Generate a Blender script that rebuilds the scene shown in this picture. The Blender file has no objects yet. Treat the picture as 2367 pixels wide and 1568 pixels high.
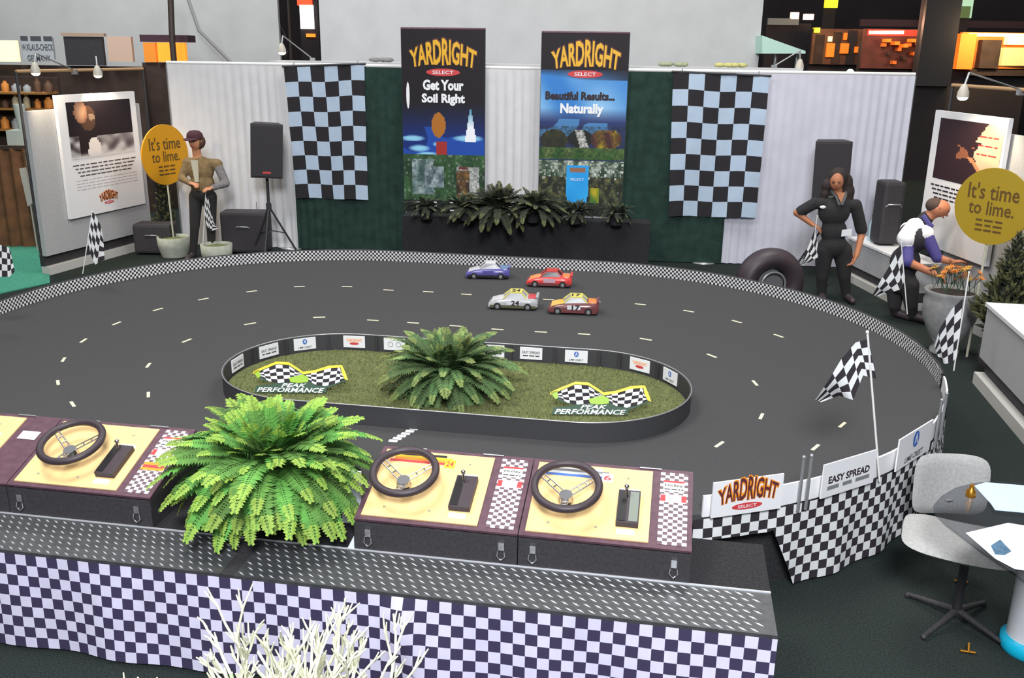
import bpy, bmesh, math, random
import numpy as np
from mathutils import Vector, Matrix
random.seed(7)
S = bpy.context.scene
COL = S.collection
# ------------------------------------------------------------------ camera
IMW, IMH = 2367, 1568
FPX = 2160.0; PITCH = math.radians(17.2); ROLL = .014; CH = 2.68
cf = np.array([0, math.cos(PITCH), -math.sin(PITCH)])
_r0 = np.array([1., 0, 0]); _u0 = np.array([0, math.sin(PITCH), math.cos(PITCH)])
cr = _r0 * math.cos(ROLL) + _u0 * math.sin(ROLL)
cu_ = -_r0 * math.sin(ROLL) + _u0 * math.cos(ROLL)
CP = np.array([0, 0, CH])
cam = bpy.data.objects.new('camera', bpy.data.cameras.new('camera'))
COL.objects.link(cam)
cam.data.sensor_width = 36; cam.data.lens = 36 * FPX / IMW
cam.data.clip_start = .05; cam.data.clip_end = 200
cam.matrix_world = Matrix(((cr[0], cu_[0], -cf[0], 0), (cr[1], cu_[1], -cf[1], 0), (cr[2], cu_[2], -cf[2], CH), (0, 0, 0, 1)))
S.camera = cam
# ------------------------------------------------------------------ world, lights, exposure
S.view_settings.view_transform = 'Standard'; S.view_settings.look = 'None'
S.view_settings.gamma = 1; S.view_settings.use_curve_mapping = False
S.view_settings.exposure = 0.0
wd = bpy.data.worlds.new('hall_air'); S.world = wd; wd.use_nodes = True
wd.node_tree.nodes['Background'].inputs[0].default_value = (.93, .96, 1, 1)
wd.node_tree.nodes['Background'].inputs[1].default_value = .42
def area(name, loc, target, size, energy, color):
    l = bpy.data.lights.new(name, 'AREA'); l.shape = 'SQUARE'; l.size = size; l.energy = energy; l.color = color
    o = bpy.data.objects.new(name, l); COL.objects.link(o); o.location = loc
    o.rotation_euler = (Vector(target) - Vector(loc)).to_track_quat('-Z', 'Y').to_euler()
    return o
area('hall_and_fill_lamp', (-3, 4.5, 8.5), (-1, 6, 0), 2.5, 380, (1, .95, .88))
area('hall_and_fill_lamp', (3, 9, 8.5), (1, 10, 0), 2.5, 380, (1, .97, .92))
area('hall_and_fill_lamp', (0, -2.5, 6.5), (0, 9, 1), 2.0, 1150, (.93, .95, 1))
def spot(name, loc, target, energy, color, ang=70, size=.05):
    l = bpy.data.lights.new(name, 'SPOT'); l.energy = energy; l.color = color; l.spot_size = math.radians(ang); l.spot_blend = .6; l.shadow_soft_size = size
    o = bpy.data.objects.new(name, l); COL.objects.link(o); o.location = loc
    o.rotation_euler = (Vector(target) - Vector(loc)).to_track_quat('-Z', 'Y').to_euler()
    return o
area('hall_and_fill_lamp', (-7, 13, 9), (-5.5, 18.5, 2.5), 2.5, 620, (.97, .98, 1))  # unseen fill, added to brighten the pale grey wall at far left
# the small camera flash just above the lens
spot('flash', (0.05, -.05, 2.78), (0, 4, .6), 120, (.88, .9, 1), 80, .06)

# ------------------------------------------------------------------ pixel -> place helpers
def ray(x, y): return FPX * cf + (x - IMW / 2) * cr - (y - IMH / 2) * cu_
def PZ(x, y, z):
    d = ray(x, y); return CP + d * ((z - CH) / d[2])
def PY(x, y, Y):
    d = ray(x, y); return CP + d * (Y / d[1])
def PP(x, y, p, n):
    d = ray(x, y); return CP + d * (np.dot(np.array(p) - CP, n) / np.dot(d, n))
AY = math.radians(-9.7)
e1 = np.array([math.cos(AY), math.sin(AY), 0]); e2 = np.array([-math.sin(AY), math.cos(AY), 0]); e3 = np.array([0, 0, 1.])
def TW(u, v, z=0): return e1 * u + e2 * v + e3 * z
PB = np.array([-2.98, 12.77, 0]); dB = np.array([5.88, -.59, 0]); dB /= np.linalg.norm(dB); nB = np.array([dB[1], -dB[0], 0])   # nB points to the camera
def BK(x, y, off=0): return PP(x, y, PB + nB * off, nB)
PL = np.array([-5.6, 11.04, 0]); dL = np.array([.47, 1.43, 0]); dL /= np.linalg.norm(dL); nL = np.array([dL[1], -dL[0], 0])
def LF(x, y, off=0): return PP(x, y, PL + nL * off, nL)
PR = np.array([4.15, 11.51, 0]); dR = np.array([.11, -.99, 0]); dR /= np.linalg.norm(dR); nR = np.array([dR[1], -dR[0], 0])   # points left, to the track
def RT(x, y, off=0): return PP(x, y, PR + nR * off, nR)

# ------------------------------------------------------------------ materials
def lin(c):
    f = lambda v: v / 12.92 if v <= .04045 else ((v + .055) / 1.055) ** 2.4
    return tuple(f(v / 255.) for v in c) + (1,)
MATS = {}
def mat(name, rgb, rough=.6, metal=0, var=.0, scale=20, bump=0, emit=0, coat=0, trans=0, spec=None, rnd=0):
    if name in MATS: return MATS[name]
    m = bpy.data.materials.new(name); m.use_nodes = True; nt = m.node_tree; b = nt.nodes['Principled BSDF']
    c = lin(rgb); b.inputs['Base Color'].default_value = c; b.inputs['Roughness'].default_value = rough; b.inputs['Metallic'].default_value = metal
    if coat: b.inputs['Coat Weight'].default_value = coat
    if trans: b.inputs['Transmission Weight'].default_value = trans
    if spec is not None: b.inputs['Specular IOR Level'].default_value = spec
    if emit: b.inputs['Emission Color'].default_value = c; b.inputs['Emission Strength'].default_value = emit
    if var or bump:
        tc = nt.nodes.new('ShaderNodeTexCoord'); n = nt.nodes.new('ShaderNodeTexNoise'); n.inputs['Scale'].default_value = scale; n.inputs['Detail'].default_value = 5
        nt.links.new(tc.outputs['Object'], n.inputs['Vector'])
        if var:
            r = nt.nodes.new('ShaderNodeValToRGB'); r.color_ramp.elements[0].position = .3; r.color_ramp.elements[1].position = .7
            r.color_ramp.elements[0].color = tuple(x * (1 - var) for x in c[:3]) + (1,); r.color_ramp.elements[1].color = tuple(min(1, x * (1 + var)) for x in c[:3]) + (1,)
            nt.links.new(n.outputs['Fac'], r.inputs['Fac']); src = r.outputs['Color']
            if rnd:
                oi = nt.nodes.new('ShaderNodeObjectInfo'); h = nt.nodes.new('ShaderNodeHueSaturation')
                mr = nt.nodes.new('ShaderNodeMapRange'); mr.inputs[3].default_value = 1 - rnd; mr.inputs[4].default_value = 1 + rnd
                mh = nt.nodes.new('ShaderNodeMapRange'); mh.inputs[3].default_value = .5 - rnd * .07; mh.inputs[4].default_value = .5 + rnd * .02
                nt.links.new(oi.outputs['Random'], mr.inputs[0]); nt.links.new(oi.outputs['Random'], mh.inputs[0])
                nt.links.new(mr.outputs[0], h.inputs['Value']); nt.links.new(mh.outputs[0], h.inputs['Hue']); nt.links.new(src, h.inputs['Color']); src = h.outputs['Color']
            nt.links.new(src, b.inputs['Base Color'])
        if bump:
            bp = nt.nodes.new('ShaderNodeBump'); bp.inputs['Strength'].default_value = bump; bp.inputs['Distance'].default_value = .01
            nt.links.new(n.outputs['Fac'], bp.inputs['Height']); nt.links.new(bp.outputs['Normal'], b.inputs['Normal'])
    MATS[name] = m; return m
def checker_mat(name, c1, c2, rough=.8, var=.06):
    m = bpy.data.materials.new(name); m.use_nodes = True; nt = m.node_tree; b = nt.nodes['Principled BSDF']; b.inputs['Roughness'].default_value = rough
    b.inputs['Specular IOR Level'].default_value = .2
    uv = nt.nodes.new('ShaderNodeUVMap'); ck = nt.nodes.new('ShaderNodeTexChecker'); ck.inputs['Scale'].default_value = 1
    ad = nt.nodes.new('ShaderNodeVectorMath'); ad.operation = 'ADD'; ad.inputs[1].default_value = (100, 100, .5)
    nt.links.new(uv.outputs[0], ad.inputs[0]); nt.links.new(ad.outputs[0], ck.inputs['Vector'])
    ck.inputs['Color1'].default_value = lin(c1); ck.inputs['Color2'].default_value = lin(c2)
    tc = nt.nodes.new('ShaderNodeTexCoord'); n = nt.nodes.new('ShaderNodeTexNoise'); n.inputs['Scale'].default_value = 9
    nt.links.new(tc.outputs['Object'], n.inputs['Vector'])
    mx = nt.nodes.new('ShaderNodeMix'); mx.data_type = 'RGBA'; mx.blend_type = 'MULTIPLY'; mx.inputs[0].default_value = var * 4
    nt.links.new(ck.outputs['Color'], mx.inputs[6]); nt.links.new(n.outputs['Fac'], mx.inputs[7])
    nt.links.new(mx.outputs[2], b.inputs['Base Color'])
    MATS[name] = m; return m
def print_mat():
    m = bpy.data.materials.new('poster_print'); m.use_nodes = True; nt = m.node_tree; b = nt.nodes['Principled BSDF']; b.inputs['Roughness'].default_value = .55
    b.inputs['Specular IOR Level'].default_value = .25
    a = nt.nodes.new('ShaderNodeVertexColor'); a.layer_name = 'ink'; nt.links.new(a.outputs[0], b.inputs['Base Color']); MATS['print'] = m; return m
M_PRINT = print_mat()
BLK = mat('black_laminate', (52, 50, 53), .6, var=.25, scale=60)
BLK2 = mat('black_cloth', (50, 50, 52), .95, var=.3, scale=80, spec=.1)
BLKG = mat('black_gloss', (30, 29, 31), .3)
MAROON = mat('dark_edge_trim', (88, 60, 72), .5, var=.2, scale=30)
ASPH = mat('track_asphalt_felt', (73, 73, 74), .95, var=.45, scale=220, bump=.2, spec=.1)
CARPET = mat('hall_carpet', (44, 51, 49), .98, var=.45, scale=120, bump=.3, spec=.05)
WOOD = mat('varnished_birch', (236, 200, 138), .45, var=.06, scale=4, coat=.15)
WHITE = mat('white_board', (232, 232, 234), .5)
PAPER = mat('white_paper', (225, 230, 236), .6)
GREYP = mat('grey_laminate', (176, 176, 177), .6, var=.06, scale=40)
CHROME = mat('chrome', (215, 215, 218), .18, metal=1)
STEEL = mat('dull_steel', (92, 94, 96), .5, metal=.6, var=.15, scale=30)
LUG = mat('steel_lug_glint', (232, 234, 238), .3, metal=.5)  # glints of the lugs put into a paler steel colour
SILV = mat('silver_tube', (170, 172, 174), .35, metal=.6)
WROD = mat('white_rod', (225, 225, 222), .5)
RUB = mat('black_rubber', (58, 48, 54), .5)
GOLD = mat('gold_ink', (232, 176, 30), .5)
DKINK = mat('dark_ink', (40, 28, 36), .6)
BRWN = mat('maroon_outline', (92, 50, 46), .6)
PURP = mat('plum_ink', (92, 44, 50), .6)
REDI = mat('red_ink', (205, 62, 66), .55)
WHI = mat('white_ink', (240, 242, 246), .55)
NAVY = mat('navy_ink', (52, 50, 104), .6)
BLUEI = mat('blue_ink', (66, 108, 190), .5)
GREYI = mat('grey_ink', (128, 130, 132), .6)
YELI = mat('yellow_ink', (240, 205, 40), .5)
ORAI = mat('orange_ink', (245, 150, 40), .5)
DGRN = mat('dark_green_board', (40, 74, 52), .6)
LIME = mat('lime_ink', (150, 190, 40), .5)
CK_SK = checker_mat('checker_skirt_cloth', (226, 222, 246), (66, 60, 88))
CK_FL = checker_mat('checker_flag_cloth', (236, 238, 238), (56, 52, 56))
CK_BN = checker_mat('checker_banner_cloth', (186, 205, 226), (48, 46, 50), var=.04)
CK_WL = checker_mat('checker_wall_tape', (222, 222, 222), (48, 48, 50), .5, .02)
CK_ST = checker_mat('checker_sticker', (246, 246, 246), (110, 92, 100), .4, .01)

# ------------------------------------------------------------------ mesh builder
class MB:
    def __init__(s): s.v = []; s.f = []; s.mi = []; s.uv = {}; s.ink = {}; s.sm = []
    def add(s, vs, fs, mi=0, uvs=None, ink=None, smooth=False):
        o = len(s.v); s.v += [tuple(map(float, p)) for p in vs]
        for k, f in enumerate(fs):
            i = len(s.f); s.f.append(tuple(o + j for j in f)); s.mi.append(mi); s.sm.append(smooth)
            if uvs is not None: s.uv[i] = [uvs[j] for j in f]
            if ink is not None: s.ink[i] = [ink[j] for j in f]
        return s
    def frame(s, o, X, Y, Z, mi=0):   # box from a corner and three edge vectors
        o, X, Y, Z = map(np.array, (o, X, Y, Z)); p = [o, o + X, o + X + Y, o + Y]; p += [q + Z for q in p]
        fs = [(3, 2, 1, 0), (4, 5, 6, 7), (0, 1, 5, 4), (1, 2, 6, 5), (2, 3, 7, 6), (3, 0, 4, 7)]
        if np.dot(np.cross(X, Y), Z) < 0: fs = [tuple(reversed(f)) for f in fs]
        return s.add(p, fs, mi)
    def box(s, x0, y0, z0, x1, y1, z1, mi=0): return s.frame((x0, y0, z0), (x1 - x0, 0, 0), (0, y1 - y0, 0), (0, 0, z1 - z0), mi)
    def rbox(s, x0, y0, z0, x1, y1, z1, b=.01, mi=0):   # box with chamfered edges
        bm = bmesh.new(); bmesh.ops.create_cube(bm, size=1)
        for v in bm.verts: v.co = Vector((x0 + (v.co.x + .5) * (x1 - x0), y0 + (v.co.y + .5) * (y1 - y0), z0 + (v.co.z + .5) * (z1 - z0)))
        bmesh.ops.bevel(bm, geom=bm.edges[:], offset=b, segments=2, affect='EDGES', profile=.6)
        s.bm(bm, mi); return s
    def bm(s, bm, mi=0, M=None, smooth=False):
        bm.verts.index_update(); vs = [tuple((M @ v.co) if M else v.co) for v in bm.verts]
        s.add(vs, [tuple(v.index for v in f.verts) for f in bm.faces], mi, smooth=smooth); bm.free(); return s
    def tube(s, pts, rad, n=8, mi=0, cap=True, flat=1.0):
        pts = [np.array(p, float) for p in pts]; m = len(pts)
        rs = rad if isinstance(rad, (list, tuple)) else [rad] * m
        vs = []; up = np.array([0, 0, 1.]); N = None
        for i, p in enumerate(pts):
            t = pts[min(i + 1, m - 1)] - pts[max(i - 1, 0)]; t = t / (np.linalg.norm(t) + 1e-9)
            if N is None:
                a = up if abs(t[2]) < .9 else np.array([1., 0, 0]); N = np.cross(a, t)
            N = N - t * np.dot(N, t); N /= np.linalg.norm(N) + 1e-9; B = np.cross(t, N)
            for k in range(n):
                a = 2 * math.pi * k / n; vs.append(p + rs[i] * (math.cos(a) * N + flat * math.sin(a) * B))
        fs = [(i * n + k, i * n + (k + 1) % n, (i + 1) * n + (k + 1) % n, (i + 1) * n + k) for i in range(m - 1) for k in range(n)]
        s.add(vs, fs, mi, smooth=True)
        if cap: s.add(vs[:n], [tuple(reversed(range(n)))], mi); s.add(vs[-n:], [tuple(range(n))], mi)
        return s
    def lathe(s, prof, c=(0, 0, 0), n=24, mi=0, sx=1, sy=1, cap=True):
        c = np.array(c, float); vs = []
        for r, z in prof:
            for k in range(n):
                a = 2 * math.pi * k / n; vs.append(c + np.array([r * sx * math.cos(a), r * sy * math.sin(a), z]))
        m = len(prof)
        s.add(vs, [(i * n + k, i * n + (k + 1) % n, (i + 1) * n + (k + 1) % n, (i + 1) * n + k) for i in range(m - 1) for k in range(n)], mi, smooth=True)
        if cap: s.add(vs[:n], [tuple(reversed(range(n)))], mi); s.add(vs[-n:], [tuple(range(n))], mi)
        return s
    def ball(s, c, r, mi=0, seg=12, rings=8):
        bm = bmesh.new(); bmesh.ops.create_uvsphere(bm, u_segments=seg, v_segments=rings, radius=1)
        rr = r if isinstance(r, (tuple, list)) else (r, r, r)
        return s.bm(bm, mi, Matrix.Translation(Vector([float(x) for x in c])) @ Matrix.Diagonal((rr[0], rr[1], rr[2], 1)), True)
    def torus(s, c, X, Y, R, r, n=36, k=10, mi=0, sy=1):
        c, X, Y = map(lambda q: np.array(q, float), (c, X, Y)); Zn = np.cross(X, Y); vs = []
        for i in range(n):
            a = 2 * math.pi * i / n; d = X * math.cos(a) + Y * math.sin(a) * sy
            for j in range(k):
                b = 2 * math.pi * j / k; vs.append(c + d * (R + r * math.cos(b)) + Zn * r * math.sin(b))
        return s.add(vs, [(i * k + j, ((i + 1) % n) * k + j, ((i + 1) % n) * k + (j + 1) % k, i * k + (j + 1) % k) for i in range(n) for j in range(k)], mi, smooth=True)
    def prism(s, pts, d, mi=0):   # polygon (3-D points) pushed along vector d
        pts = [np.array(p, float) for p in pts]; n = len(pts); d = np.array(d, float)
        nn = sum((np.cross(pts[i] - pts[0], pts[(i + 1) % n] - pts[0]) for i in range(n)), np.zeros(3))
        if np.dot(nn, d) < 0: pts = pts[::-1]
        s.add(pts + [p + d for p in pts], [tuple(reversed(range(n))), tuple(range(n, 2 * n))] + [(i, (i + 1) % n, n + (i + 1) % n, n + i) for i in range(n)], mi); return s
    def grid(s, P, uv=None, mi=0, ink=None, smooth=True, flip=False):   # P[i][j] points
        a, b = len(P), len(P[0]); vs = [p for row in P for p in row]
        uvs = [q for row in uv for q in row] if uv else None; ik = [q for row in ink for q in row] if ink else None
        fs = [(i * b + j, (i + 1) * b + j, (i + 1) * b + j + 1, i * b + j + 1) for i in range(a - 1) for j in range(b - 1)]
        if flip: fs = [tuple(reversed(f)) for f in fs]
        return s.add(vs, fs, mi, uvs, ik, smooth)
    def mesh(s, name, mats, inv=None):
        me = bpy.data.meshes.new(name)
        v = s.v
        if inv is not None: v = [tuple(inv @ Vector(p)) for p in v]
        me.from_pydata(v, [], s.f); me.polygons.foreach_set('material_index', s.mi); me.polygons.foreach_set('use_smooth', s.sm)
        if s.uv:
            L = me.uv_layers.new(name='UVMap')
            for i, p in enumerate(me.polygons):
                if i in s.uv:
                    for k, li in enumerate(p.loop_indices): L.data[li].uv = s.uv[i][k]
        if s.ink:
            A = me.color_attributes.new('ink', 'FLOAT_COLOR', 'CORNER')
            for i, p in enumerate(me.polygons):
                if i in s.ink:
                    for k, li in enumerate(p.loop_indices): A.data[li].color = s.ink[i][k]
        for m in (mats if isinstance(mats, (list, tuple)) else [mats]): me.materials.append(m)
        me.update(); return me
INV = {}
def tag(o, label=None, cat=None, group=None, kind=None):
    if label: o['label'] = label
    if cat: o['category'] = cat
    if group: o['group'] = group
    if kind: o['kind'] = kind
    return o
def thing(name, label, cat, loc=(0, 0, 0), rz=0, group=None):
    o = bpy.data.objects.new(name, None); COL.objects.link(o); o.empty_display_size = .05
    o.location = [float(x) for x in loc]; o.rotation_euler = (0, 0, rz)
    INV[o.name] = (Matrix.Translation(o.location) @ Matrix.Rotation(rz, 4, 'Z')).inverted()
    return tag(o, label, cat, group)
def part(name, mb, m, parent, local=False, label=None, kind=None):
    """a part: mb in world coordinates (or local ones) under a thing, or under a part of it"""
    root = parent
    while root.parent: root = root.parent
    me = mb.mesh(name, m, None if local else INV[root.name])
    o = bpy.data.objects.new(name, me); COL.objects.link(o); o.parent = parent
    if label: o['label'] = label
    if kind: o['kind'] = kind
    return o
def solo(name, mb, m, label, cat, group=None, kind=None):
    a = np.array(mb.v); lo, hi = a.min(0), a.max(0); base = Vector(((lo[0] + hi[0]) / 2, (lo[1] + hi[1]) / 2, lo[2]))
    me = mb.mesh(name, m, Matrix.Translation(-base)); o = bpy.data.objects.new(name, me); COL.objects.link(o); o.location = base
    return tag(o, label, cat, group, kind)
def struct(name, mb, m): return solo(name, mb, m, None, None, None, 'structure')
def inst(o, parent, M=None):
    c = o.copy(); COL.objects.link(c); c.parent = parent
    if M is not None: c.matrix_local = M
    return c
# ------------------------------------------------------------------ lettering
def text_geo(txt, offset=0, shear=0, res=2):
    cu = bpy.data.curves.new('t', 'FONT'); cu.body = txt; cu.size = 1; cu.offset = offset; cu.shear = shear; cu.resolution_u = res; cu.fill_mode = 'FRONT'
    o = bpy.data.objects.new('t', cu); COL.objects.link(o); dg = bpy.context.evaluated_depsgraph_get(); dg.update()
    me = o.evaluated_get(dg).to_mesh(); vs = [np.array(v.co) for v in me.vertices]; fs = [tuple(p.vertices) for p in me.polygons]
    o.evaluated_get(dg).to_mesh_clear(); bpy.data.objects.remove(o); bpy.data.curves.remove(cu); return vs, fs
def letter(mb, txt, c, X, Y, w, h, lift, mi=0, offset=0, shear=0, warp=None):
    """flat letters filling a w x h box centred on c in the plane X, Y, lifted along the normal"""
    vs, fs = text_geo(txt, offset, shear); a = np.array(vs); lo, hi = a.min(0), a.max(0)
    c, X, Y = map(lambda q: np.array(q, float), (c, X, Y)); N = np.cross(X, Y); N /= np.linalg.norm(N); out = []
    for p in vs:
        s = (p[0] - lo[0]) / (hi[0] - lo[0]) - .5; t = (p[1] - lo[1]) / (hi[1] - lo[1]) - .5
        s, t = (s, t) if warp is None else warp(s, t)
        out.append(c + X * s * w + Y * t * h + N * lift)
    mb.add(out, fs, mi); return mb
def disc(mb, c, X, Y, rx, ry, lift, mi=0, n=24):
    c, X, Y = map(lambda q: np.array(q, float), (c, X, Y)); N = np.cross(X, Y); N /= np.linalg.norm(N)
    mb.add([c + N * lift + X * rx * math.cos(2 * math.pi * k / n) + Y * ry * math.sin(2 * math.pi * k / n) for k in range(n)], [tuple(range(n))], mi); return mb
def words(mb, c, X, Y, w, h, lift, mi=0, seed=1, n=7):
    """a line of small unreadable print: word-shaped bars"""
    rr = random.Random(seed); ls = [rr.uniform(.5, 1.6) for _ in range(n)]; tot = sum(ls) + .25 * (n - 1); x = -.5
    c, X, Y = map(lambda q: np.array(q, float), (c, X, Y)); N = np.cross(X, Y); N /= np.linalg.norm(N)
    for l in ls:
        a, b = x, x + l / tot; x = b + .25 / tot
        mb.add([c + N * lift + X * s * w + Y * t * h for s, t in ((a, -.5), (b, -.5), (b, .5), (a, .5))], [(0, 1, 2, 3)], mi)
def logo(parent, c, X, Y, w, lift=.002, dark=True):
    """YARDRIGHT in an arch of swelling letters over an oval that reads SELECT"""
    arch = lambda s, t: (s * (1 + .06 * t), t * (1 + .55 * max(0, 1 - abs(s) * 2.2)) + .45 * (1 - 4 * s * s) - .2)
    c = np.array(c, float); X = np.array(X, float); Y = np.array(Y, float); h = w * .26
    cc = c + Y * w * .07
    m1 = MB(); letter(m1, 'YARDRIGHT', cc, X, Y, w * 1.03, h * 1.08, lift, 0, .085 if dark else .075, warp=arch)
    m2 = MB(); letter(m2, 'YARDRIGHT', cc, X, Y, w, h, lift * 2, 0, .02 if dark else .03, warp=arch)
    part('lettering', m1, ORAI if dark else BRWN, parent); part('lettering', m2, PURP if dark else GOLD, parent)
    c2 = c - Y * w * .16
    m3 = MB(); disc(m3, c2, X, Y, w * .26, w * .055, lift); part('oval', m3, REDI, parent)
    m4 = MB(); letter(m4, 'SELECT', c2, X, Y, w * .32, w * .05, lift * 2, 0, .01); part('lettering', m4, WHI, parent)
def lime_logo(parent, c, X, Y, w, lift=.0015):
    c, X, Y = map(lambda q: np.array(q, float), (c, X, Y))
    m = MB(); cc = c + Y * w * .13; disc(m, cc, X, Y, w * .13, w * .16, lift); part('emblem', m, BLUEI, parent)
    m = MB(); N = np.cross(X, Y); N = N / np.linalg.norm(N)
    m.add([cc + N * lift * 2 + X * w * a + Y * w * b for a, b in ((-.07, -.08), (-.035, -.08), (.01, .03), (.03, -.08), (.07, -.08), (.02, .11), (-.005, .11))], [(0, 1, 2, 5, 6), (2, 3, 4, 5)]); part('emblem', m, WHI, parent)
    m = MB(); letter(m, 'LIME CREST', c - Y * w * .2, X, Y, w * .8, w * .11, lift, 0, .012, .25); part('lettering', m, DKINK, parent)

# ================================================================== the hall
m = MB(); m.box(-26, -6, -.1, 26, 33, 0); struct('floor', m, CARPET)
HALL = mat('hall_wall_paint', (46, 40, 42), .9, var=.3, scale=.6)
m = MB(); m.box(-26, 32.7, 0, 26, 33, 13); struct('wall_back', m, HALL)
m = MB(); m.box(-26.3, -6, 0, -26, 33, 13); struct('wall_left', m, HALL)
m = MB(); m.box(26, -6, 0, 26.3, 33, 13); struct('wall_right', m, HALL)
m = MB(); m.box(-26, -6.3, 0, 26, -6, 13); struct('wall_front', m, HALL)
SHELL = mat('hall_shell_white', (196, 197, 198), .8, var=.05, scale=3)
def plate_px(name, x0, y0, x1, y1, Y, m_, label, cat, th=.08, foot=True, group=None):
    a = PY(x0, y0, Y); b = PY(x1, y0, Y); z1 = a[2]; z0 = 0 if foot else PY(x0, y1, Y)[2]
    mb = MB(); mb.box(a[0], Y, z0, b[0], Y + th, z1); return solo(name, mb, m_, label, cat, group)

# ---- tall white booth walls behind the stand
plate_px('partition_wall', 728, -190, 1782, 160, 14.6, SHELL, 'tall plain white booth wall rising behind the two printed banners', 'wall', .12)
plate_px('partition_wall', -420, -220, 628, 150, 18.5, mat('hall_shell_grey', (178, 180, 178), .8, var=.06, scale=2), 'tall pale grey booth wall at far left behind the lit booths', 'wall', .12)
# narrow gap between the walls: truss and lit sign far behind
t = thing('lattice_truss', 'dark upright lattice truss in the narrow gap between two tall walls', 'truss', PY(648, 140, 20.) * [1, 1, 0])
xa = PY(636, 60, 20.)[0]; xb = PY(668, 60, 20.)[0]
DKM = mat('dark_bronze', (62, 52, 48), .5, var=.2)
for x in (xa, xb):
    m = MB(); m.tube([(x, 20, 0), (x, 20, 5.2)], .045); part('chord', m, DKM, t)
for i in range(8):
    m = MB(); z = .3 + i * .6; a, b = (xa, xb) if i % 2 else (xb, xa); m.tube([(a, 20, z), (b, 20, z + .6)], .025); part('diagonal_brace', m, DKM, t)
# lit sign in the gap
GLOWW = mat('lamp_glow_white', (255, 250, 240), emit=2.2); GLOWR = mat('lamp_glow_red', (255, 70, 30), emit=1.2); GLOWO = mat('lamp_glow_orange', (255, 150, 40), emit=.85)
GLOWY = mat('lamp_glow_yellow', (235, 220, 50), emit=1.0); GLOWC = mat('lamp_glow_cream', (255, 232, 175), emit=.95); GLOWP = mat('lamp_glow_pink', (255, 190, 170), emit=2.0)
a = PY(690, -30, 22); b = PY(726, 60, 22)
t = thing('lit_sign', 'tall lit white and red sign glimpsed between two tall white walls', 'sign', (float(a[0] + b[0]) / 2, 22.1, 0))
m = MB(); m.box(a[0], 22, 0, b[0] + .1, 22.3, a[2] + .5); part('casing', m, HALL, t)
m = MB(); m.box(PY(693, 0, 22)[0], 21.93, PY(0, 57, 22)[2], PY(724, 0, 22)[0], 22, PY(0, 2, 22)[2]); part('lamp_panel', m, GLOWW, t)
m = MB(); m.box(PY(688, 0, 22)[0], 21.94, PY(0, 3, 22)[2], PY(722, 0, 22)[0], 22, a[2] + .3); part('lamp_panel', m, GLOWR, t)
m = MB(); m.box(PY(705, 0, 22)[0], 21.93, PY(0, 76, 22)[2], PY(726, 0, 22)[0], 22, PY(0, 68, 22)[2]); part('lamp_panel', m, GLOWO, t)

# ================================================================== back of the stand: drapes, ledge, banners
def drape(x0, x1, ytop, label, m_, amp=.02, off=0, wl=.11):
    a = BK(x0, ytop, off); b = BK(x1, ytop, off); a[2] = b[2] = 0; L = np.linalg.norm(b - a); n = max(8, int(L / .022)); d = (b - a) / L
    P = []; zt = 2.44; rr = random.Random(int(x0)); ph = rr.uniform(0, 6)
    for i in range(n + 1):
        s = L * i / n; w = math.sin(2 * math.pi * s / wl + ph + 1.3 * math.sin(s * 3.1)) * (.6 + .4 * math.sin(s * 2.3 + ph))
        row = []
        for z, k in ((.012, 1.0), (1.0, .9), (2.0, .6), (2.36, .45), (zt, .25)): row.append(a + d * s + e3 * z + nB * (amp * k * w + .02))
        P.append(row)
    m = MB(); m.grid(P, flip=True)
    o = solo('drape', m, m_, label, 'curtain', 'pipe and drape at the back of the stand')
    return o
DWH = mat('white_drape_cloth', (214, 214, 216), .85, var=.04, scale=6, spec=.15); DGR = mat('green_drape_cloth', (42, 62, 56), .9, var=.25, scale=8, spec=.15)
DWH2 = mat('white_drape_cloth_bluish', (206, 206, 218), .85, var=.05, scale=5, spec=.15)
drape(388, 672, 150, 'white pleated drape behind the capped man and the left loudspeaker', DWH)
drape(668, 930, 152, 'dark green pleated drape behind the left checkered banner', DGR, off=.03)
drape(924, 1458, 160, 'white pleated drape showing between the two printed banners', DWH, off=.0)
drape(1450, 1702, 170, 'dark green pleated drape behind the right checkered banner', DGR, off=.03)
drape(1698, 2114, 182, 'white pleated drape behind the long haired woman', DWH2)
# top rail on uprights
t = thing('drape_rail', 'long pale rail on slim uprights holding up the drapes', 'rail', BK(1250, 160) * [1, 1, 0])
q0 = BK(386, 150, -.05); q1 = BK(2114, 185, -.05); q0[2] = q1[2] = 2.455
m = MB(); m.tube([q0, q1], .025, 10); part('crossbar', m, mat('pale_rail', (222, 222, 220), .5), t)
for k in (0, .165, .5, .75, 1):
    p = q0 + (q1 - q0) * k; m = MB(); m.tube([(p[0], p[1], 0), (p[0], p[1], 2.43)], .022); m.lathe([(.17, 0), (.17, .012), (.03, .02)], (p[0], p[1], 0)); part('upright', m, SILV, t)
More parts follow.
